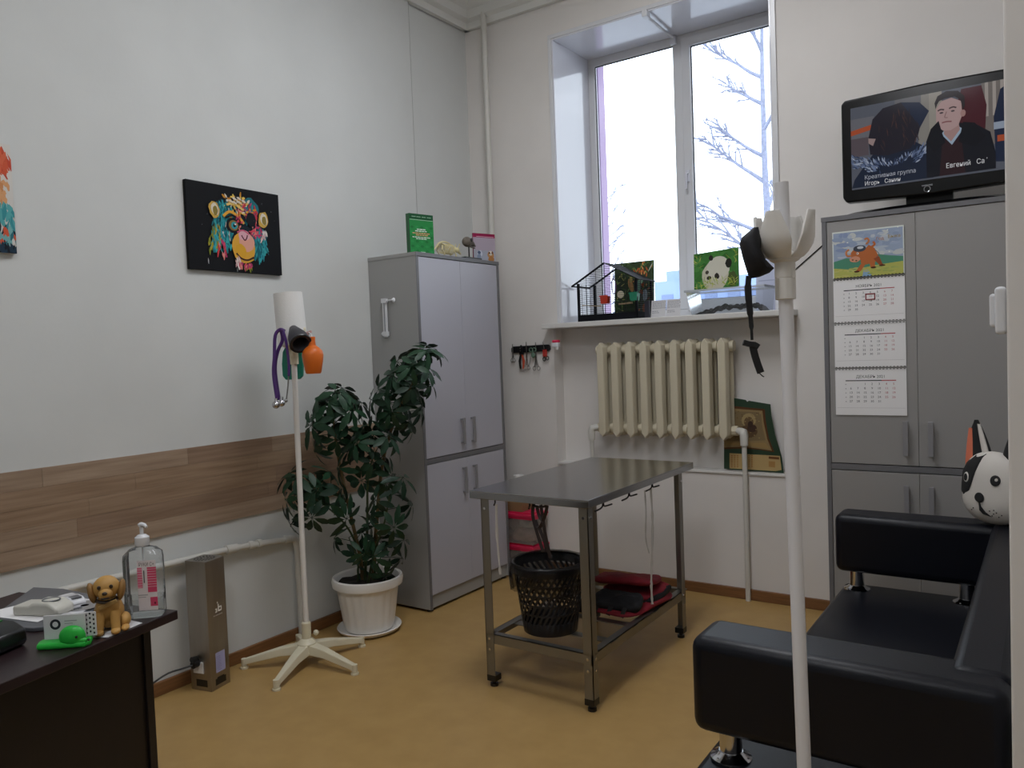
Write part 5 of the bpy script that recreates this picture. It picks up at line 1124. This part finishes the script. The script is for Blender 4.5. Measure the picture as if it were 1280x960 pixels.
# ---------------------------------------------------------------- green icon calendar standing in the niche
t = thing('icon_calendar', 'green wall calendar with an old gilded picture in the radiator niche', 'calendar', (1.79, .07, NB))
IY = .04
f = lambda x, y: at(x, y, y=IY)
pts = [(905, 586.5), (979.5, 592), (977, 572), (969, 545), (964, 520), (963, 506), (936, 501.5), (934, 503), (932, 500.5), (905, 496)]
pp = [f(*q) for q in pts]; lz = min(p.z for p in pp); dz = NB+.003-lz
b = B(); b.prism([(p.x, p.z+dz) for p in pp], (0, IY, 0), (1,0,0), (0,0,1), (0, .004, 0)).build('card', mat('calendar_green', '1f3a26', .5), t)
P = Print((0, IY-.0003, dz), (1, 0, 0), (0, 0, 1)); F2 = lambda L: [(f(*q).x, f(*q).z) for q in L]
P.poly(F2([(905, 507), (925, 509), (956, 512), (957, 525), (961, 548), (968, 566), (950, 563), (930, 561), (905, 562)]), '5a3a22'); P.poly(F2([(905, 510), (926, 512), (953, 514), (954.5, 528), (959, 549), (965, 564), (946, 561), (930, 559), (905, 560)]), '8f7a54')
P.poly(F2([(908, 514), (926, 515), (951, 516), (953, 534), (957, 551), (930, 552), (908, 552)]), '7c6a4c'); P.poly(F2([(908, 554), (957, 554), (963, 562), (930, 557), (908, 557)]), '9a8052')
for (cx_, cy_), rx_, ry_, c in (((936, 526), 9, 9, 'a08c62'), ((936, 528), 6, 6.5, '6b563c'), ((935, 540), 12, 8, '5f4a34'), ((940, 536), 6, 5, '46342a'), ((938, 531), 3.2, 4, '3f2f26')):
    P.poly(F2([(cx_+rx_*math.cos(a), cy_+ry_*math.sin(a)) for a in [k*math.pi/8 for k in range(16)]]), c)
for i in range(50): x, y = R.uniform(910, 950), R.uniform(514, 550); P.poly(F2([(x, y), (x+1.6, y), (x+1.6, y+1), (x, y+1)]), R.choice(['8f7a50', '6a5638', 'a08a5c']))
P.poly(F2([(912, 567), (975, 570.5), (977, 588), (970, 589.5), (912, 586)]), 'b59a68')
for i in range(7):
    for j in range(8):
        if j in (3, 4): continue
        x = 914+j*3.6; y = 569.5+i*2.3; P.poly(F2([(x, y), (x+1.8, y), (x+1.8, y+1.2), (x, y+1.2)]), '9a6a3a')
P.poly(F2([(961, 571), (974, 572), (974, 575), (961, 574)]), '6a4426'); P.poly(F2([(961, 577), (969, 577.5), (969, 585), (961, 584)]), 'a8804c'); P.build('print', t)

# ---------------------------------------------------------------- things on the desk (desk top at z = .75)
DZ = .7503
mat('grey_plastic_dark', '5c5e63', .35); mat('offwhite_plastic', 'c9c7bd', .4); mat('green_plastic', '1fae3a', .4); clear('bottle_plastic', 'f8fafb', .06, .10, 'dfe4e6'); mat('gel', 'ffffff', .1); mat('card_white', 'cfcfd2', .6)
def deskpt(px, py, h=0): return at(px, py, z=DZ+h)
def desk_poly(name, label, cat, pxs, th, m, z=DZ, bevel=.002):
    pts = [at(x, y, z=z) for x, y in pxs]; c = sum(pts, Vector())/len(pts); t = thing(name, label, cat, (c.x, c.y, z))
    B().prism([(p.x, p.y) for p in pts], (0, 0, z), (1,0,0), (0,1,0), (0,0,th)).build('body', m, t, bevel=bevel); return t
desk_poly('grey_folder', 'grey plastic folder lying on the desk under the papers', 'folder', [(-30, 786), (0, 788), (42, 790), (78, 786), (122, 764), (118, 748), (80, 740), (42, 738), (0, 768)], .010, 'grey_plastic_dark')
desk_poly('paper_sheet', 'white paper sheet lying on the grey folder', 'paper', [(-20, 768), (0, 772), (47, 778), (68, 768), (30, 755), (0, 762)], .001, 'paper', DZ+.011, 0)
desk_poly('printed_leaflet', 'pale printed leaflet on the folder beside the white reader', 'paper', [(72, 770), (92, 771), (118, 758), (120, 750), (100, 748), (82, 757)], .001, 'card_white', DZ+.011, 0)
t = thing('compact_disc', 'disc in a clear sleeve on the folder behind the dog figurine', 'disc', deskpt(107, 757, .012)); B().lathe([(.010, 0), (.045, 0), (.045, .0012), (.010, .0012), (.010, 0)], 32, deskpt(106, 757, .0125)).build('disc', 'chrome', t)
def soft(name, label, cat, px, py, sx, sy, sz, rz, m, z0):
    c = at(px, py, z=DZ+z0); t = thing(name, label, cat, c, rz); b = B(); b.box(-sx/2, -sy/2, 0, sx/2, sy/2, sz*.55)
    i = len(b.v); b.v = b.v; b2 = B().prism([(-sx/2, 0), (sx/2, 0), (sx/2, sz*.55), (sx*.30, sz), (-sx*.05, sz*.95), (-sx*.15, sz*.75), (-sx/2, sz*.7)], (0, -sy/2, 0), (1,0,0), (0,0,1), (0, sy, 0)); b2.build('body', m, t, bevel=.007, seg=3, world=False, smooth=True); return t
t = soft('white_scanner', 'off-white hand-held scanner lying on the paper sheet', 'scanner', 55, 766, .135, .062, .036, math.radians(22), 'offwhite_plastic', .012)
B().tube([(.025+.022*math.cos(a), .018*math.sin(a), .0355) for a in [k*math.pi/10 for k in range(20)]], .0018, 5, closed=True).build('button_ring', 'grey_plastic_dark', t, world=False)
t = soft('white_remote', 'white remote control lying on the grey folder', 'remote control', 90, 752, .10, .04, .018, math.radians(-8), 'white_plastic', .011); boxo('window', 'grey_plastic_dark', t, .01, -.012, .0165, .04, .012, .0185, 0, world=False)
c = at(-22, 812, z=DZ); t = thing('card_terminal', 'black payment terminal with a green strip at the desk edge', 'payment terminal', c, math.radians(20))
B().prism([(-.1, 0), (.075, 0), (.085, .012), (.082, .04), (.05, .056), (-.1, .066)], (0, -.045, 0), (1,0,0), (0,0,1), (0, .09, 0)).build('body', mat('terminal_black', '0f1113', .3), t, bevel=.006, seg=3, world=False, smooth=True)
B().prism([(-.08, .0645), (.03, .058), (.03, .0605), (-.08, .067)], (0, -.005, 0), (1,0,0), (0,0,1), (0, .035, 0)).build('green_strip', mat('strip_green', '2f7a3c', .4), t, world=False)
P = Print((.02, -.0452, .018), (.06, 0, 0), (0, 0, .012)); P.ell(.08, .5, .07, .4, 'b8c0c0'); P.text('POS', .22, .25, .5, 'a8b0b0'); 
# hedgehog card holder
c = at(84, 806, z=DZ); t = thing('card_holder', 'green hedgehog-shaped business card holder on the desk', 'card holder', c, math.radians(40))
B().prism([(-.055, -.028), (.05, -.028), (.058, -.01), (.05, .02), (-.055, .02), (-.062, 0)], (0, 0, 0), (1,0,0), (0,1,0), (0, 0, .014)).build('tray', 'green_plastic', t, bevel=.005, world=False)
hb = B().ball((.020, -.016, .024), (.030, .014, .026)).tube([(.03, -.016, .016), (.046, -.018, .014), (.053, -.019, .014)], [.012, .008, .004], 10).build('hedgehog', 'green_plastic', t, smooth=True, world=False)
B().ball((.034, -.0285, .026), .003).ball((.057, -.019, .015), .003).build('eye', 'black_plastic', hb, world=False); boxo('back_rest', 'green_plastic', t, -.055, .016, .008, -.035, .02, .04, .002, world=False)
for i, (lab, y, x0, x1) in enumerate((('stack of white business cards in the green holder', .002, -.05, .042), ('patterned business card with dark paw dots in the holder', .010, -.012, .062))):
    o = thing('business_card', lab, 'card', c, math.radians(40), group='cards in the hedgehog holder'); boxo('card', 'card_white', o, x0, y, .0145, x1, y+.004, .070, .0, world=False)
    P = Print((x0, y-.0003, .0145), (x1-x0, 0, 0), (0, 0, .0555))
    if i == 0: P.ell(.28, .62, .13, .22, '2c2f36', 20); P.ell(.28, .62, .07, .12, 'cfcfd2', 16); P.rect(.5, .72, .8, .76, '9a9aa0'); P.rect(.5, .62, .7, .65, '9a9aa0')
    else:
        for x in range(3):
            for q in range(5): P.ell(.72+x*.11, .12+q*.19+.06*(x % 2), .03, .05, '26262c', 8)
    P.build('card_print', o, world=False)
# dog figurine
mat('dog_clay', 'b58a48', .55, noise=.15, nscale=25); mat('dog_ear_tan', '8f6a38', .6); mat('dog_dark', '2a1c12', .4)  # ears are a darker tan than the body
t0 = at(144, 786, z=DZ)
o = desk_poly('white_note_card', 'white card lying under the dog figurine', 'card', [(114, 797), (135, 797), (178, 779), (160, 775), (118, 785)], .0012, 'card_white', DZ, 0)
fg = thing('dog_figurine', 'sitting tan puppy figurine on the white card', 'figurine', (t0.x-.004, t0.y-.012, DZ+.0013), math.radians(56)); k = dict(world=False)
b = B().ball((0, .018, .040), (.034, .038, .040)).ball((0, -.004, .058), (.027, .028, .036))
for s_ in (-1, 1): b.tube([(s_*.016, -.02, .05), (s_*.017, -.028, .025), (s_*.018, -.034, .008)], [.013, .0105, .010], 10).ball((s_*.018, -.04, .007), (.011, .015, .0075)).ball((s_*.034, .008, .018), (.014, .026, .018)).ball((s_*.037, -.022, .007), (.010, .017, .007))
b.tube([(0, .05, .012), (.02, .062, .01), (.035, .055, .01)], [.009, .008, .004], 8); b.build('body', 'dog_clay', fg, smooth=True, **k)
h_ = B().ball((0, -.012, .108), (.030, .028, .028)).ball((0, -.036, .098), (.016, .016, .013)).build('head', 'dog_clay', fg, smooth=True, **k)
for s_ in (-1, 1):
    B().ball((s_*.032, -.010, .097), (.009, .016, .026), rot=(0, s_*.2, 0)).build('ear', 'dog_ear_tan', h_, smooth=True, **k); B().ball((s_*.013, -.0365, .114), (.0045, .003, .005)).build('eye', 'dog_dark', h_, smooth=True, **k)
B().ball((0, -.051, .102), (.006, .004, .0045)).build('nose', 'dog_dark', h_, smooth=True, **k); B().ball((0, -.046, .0895), (.010, .006, .003)).build('mouth', 'dog_dark', h_, smooth=True, **k)
B().tube([(.026*math.cos(a), -.004+.026*math.sin(a), .082-.006*math.sin(a)*-1) for a in [q*math.pi/10 for q in range(20)]], .004, 6, closed=True).build('collar', 'dog_dark', fg, smooth=True, **k)
B().cbox((.004, -.036, .071), (.042, .006, .010), (0, -.35, 0)).build('name_plate', mat('dog_plate', '9a7a44', .6), fg, bevel=.002, **k)
# sanitizer bottle
c = at(183, 768, z=DZ); bt = thing('sanitizer_bottle', 'clear pump bottle of hand sanitizer with a pink label on the desk', 'bottle', (c.x, c.y, DZ), math.radians(42))
def bb_(u, v):
    prof = [(.96, 0), (1, .006), (1, .145), (.96, .160), (.72, .172), (.36, .178), (.34, .186)]
    q = v*(len(prof)-1); i = min(int(q), len(prof)-2); s_, z = (lerp(prof[i][e], prof[i+1][e], q-i) for e in (0, 1)); a = 2*math.pi*u; sg = lambda w_, e: math.copysign(abs(w_)**e, w_)
    e = .35 if s_ > .9 else lerp(1, .35, (s_-.34)/.6); sx, sy = .045*s_, (.031*s_ if s_ > .9 else lerp(.0155, .031*.9, max(0, s_-.34)/.56)); return (sx*sg(math.cos(a), e), sy*sg(math.sin(a), e), z)
b = B(); b.grid(bb_, 48, 24, True); b.f.append(tuple(reversed(range(48)))); b.build('bottle', 'bottle_plastic', bt, smooth=True, **k)
b = B(); b.grid(lambda u, v: tuple(q*(.95 if e < 2 else 1) for e, q in enumerate(bb_(u, v*.0+v*.16)))[:2]+(.003+v*.045,), 48, 2, True); b.build('gel', clear('gel_clear', 'f6f9fa', .05, .1, 'd8e0e2'), bt, smooth=True, **k)
B().lathe([(.0165, .180), (.0175, .182), (.0175, .202), (.012, .206), (.010, .208), (.0045, .209), (.0045, .228), (.007, .229), (.008, .236), (.004, .239), (.0, .239)], 24).tube([(0, 0, .234), (.012, -.012, .234), (.019, -.019, .230)], [.006, .005, .0035], 8).build('pump', 'white_plastic', bt, smooth=True, **k)
B().cyl((0, 0, .01), (0, 0, .185), .0025, 8).build('dip_tube', 'white_plastic', bt, **k)
P = Print((-.006, -.0322, .02), (.046, 0, 0), (0, 0, .128), 3e-5); P.rect(0, 0, 1, 1, 'd6cfd2'); P.rect(.0, .45, .26, .86, 'cf6a86'); P.rect(.52, .36, 1, .86, 'c8486a'); P.rect(.62, .08, 1, .26, 'c8486a'); P.rect(.0, .30, .5, .32, '9a9aa0'); P.rect(.0, .26, .4, .275, '9a9aa0')
P.text('РУКИ С+', .1, .885, .075, '2a2a30', maxw=.8)
for i in range(8): P.rect(.0, .47+i*.05, 1, .476+i*.05, 'dcd2d6')
P.rect(.33, .55, .38, .80, '3a3a40'); P.rect(.82, .12, .9, .16, '5a2030'); P.build('label', bt, world=False)
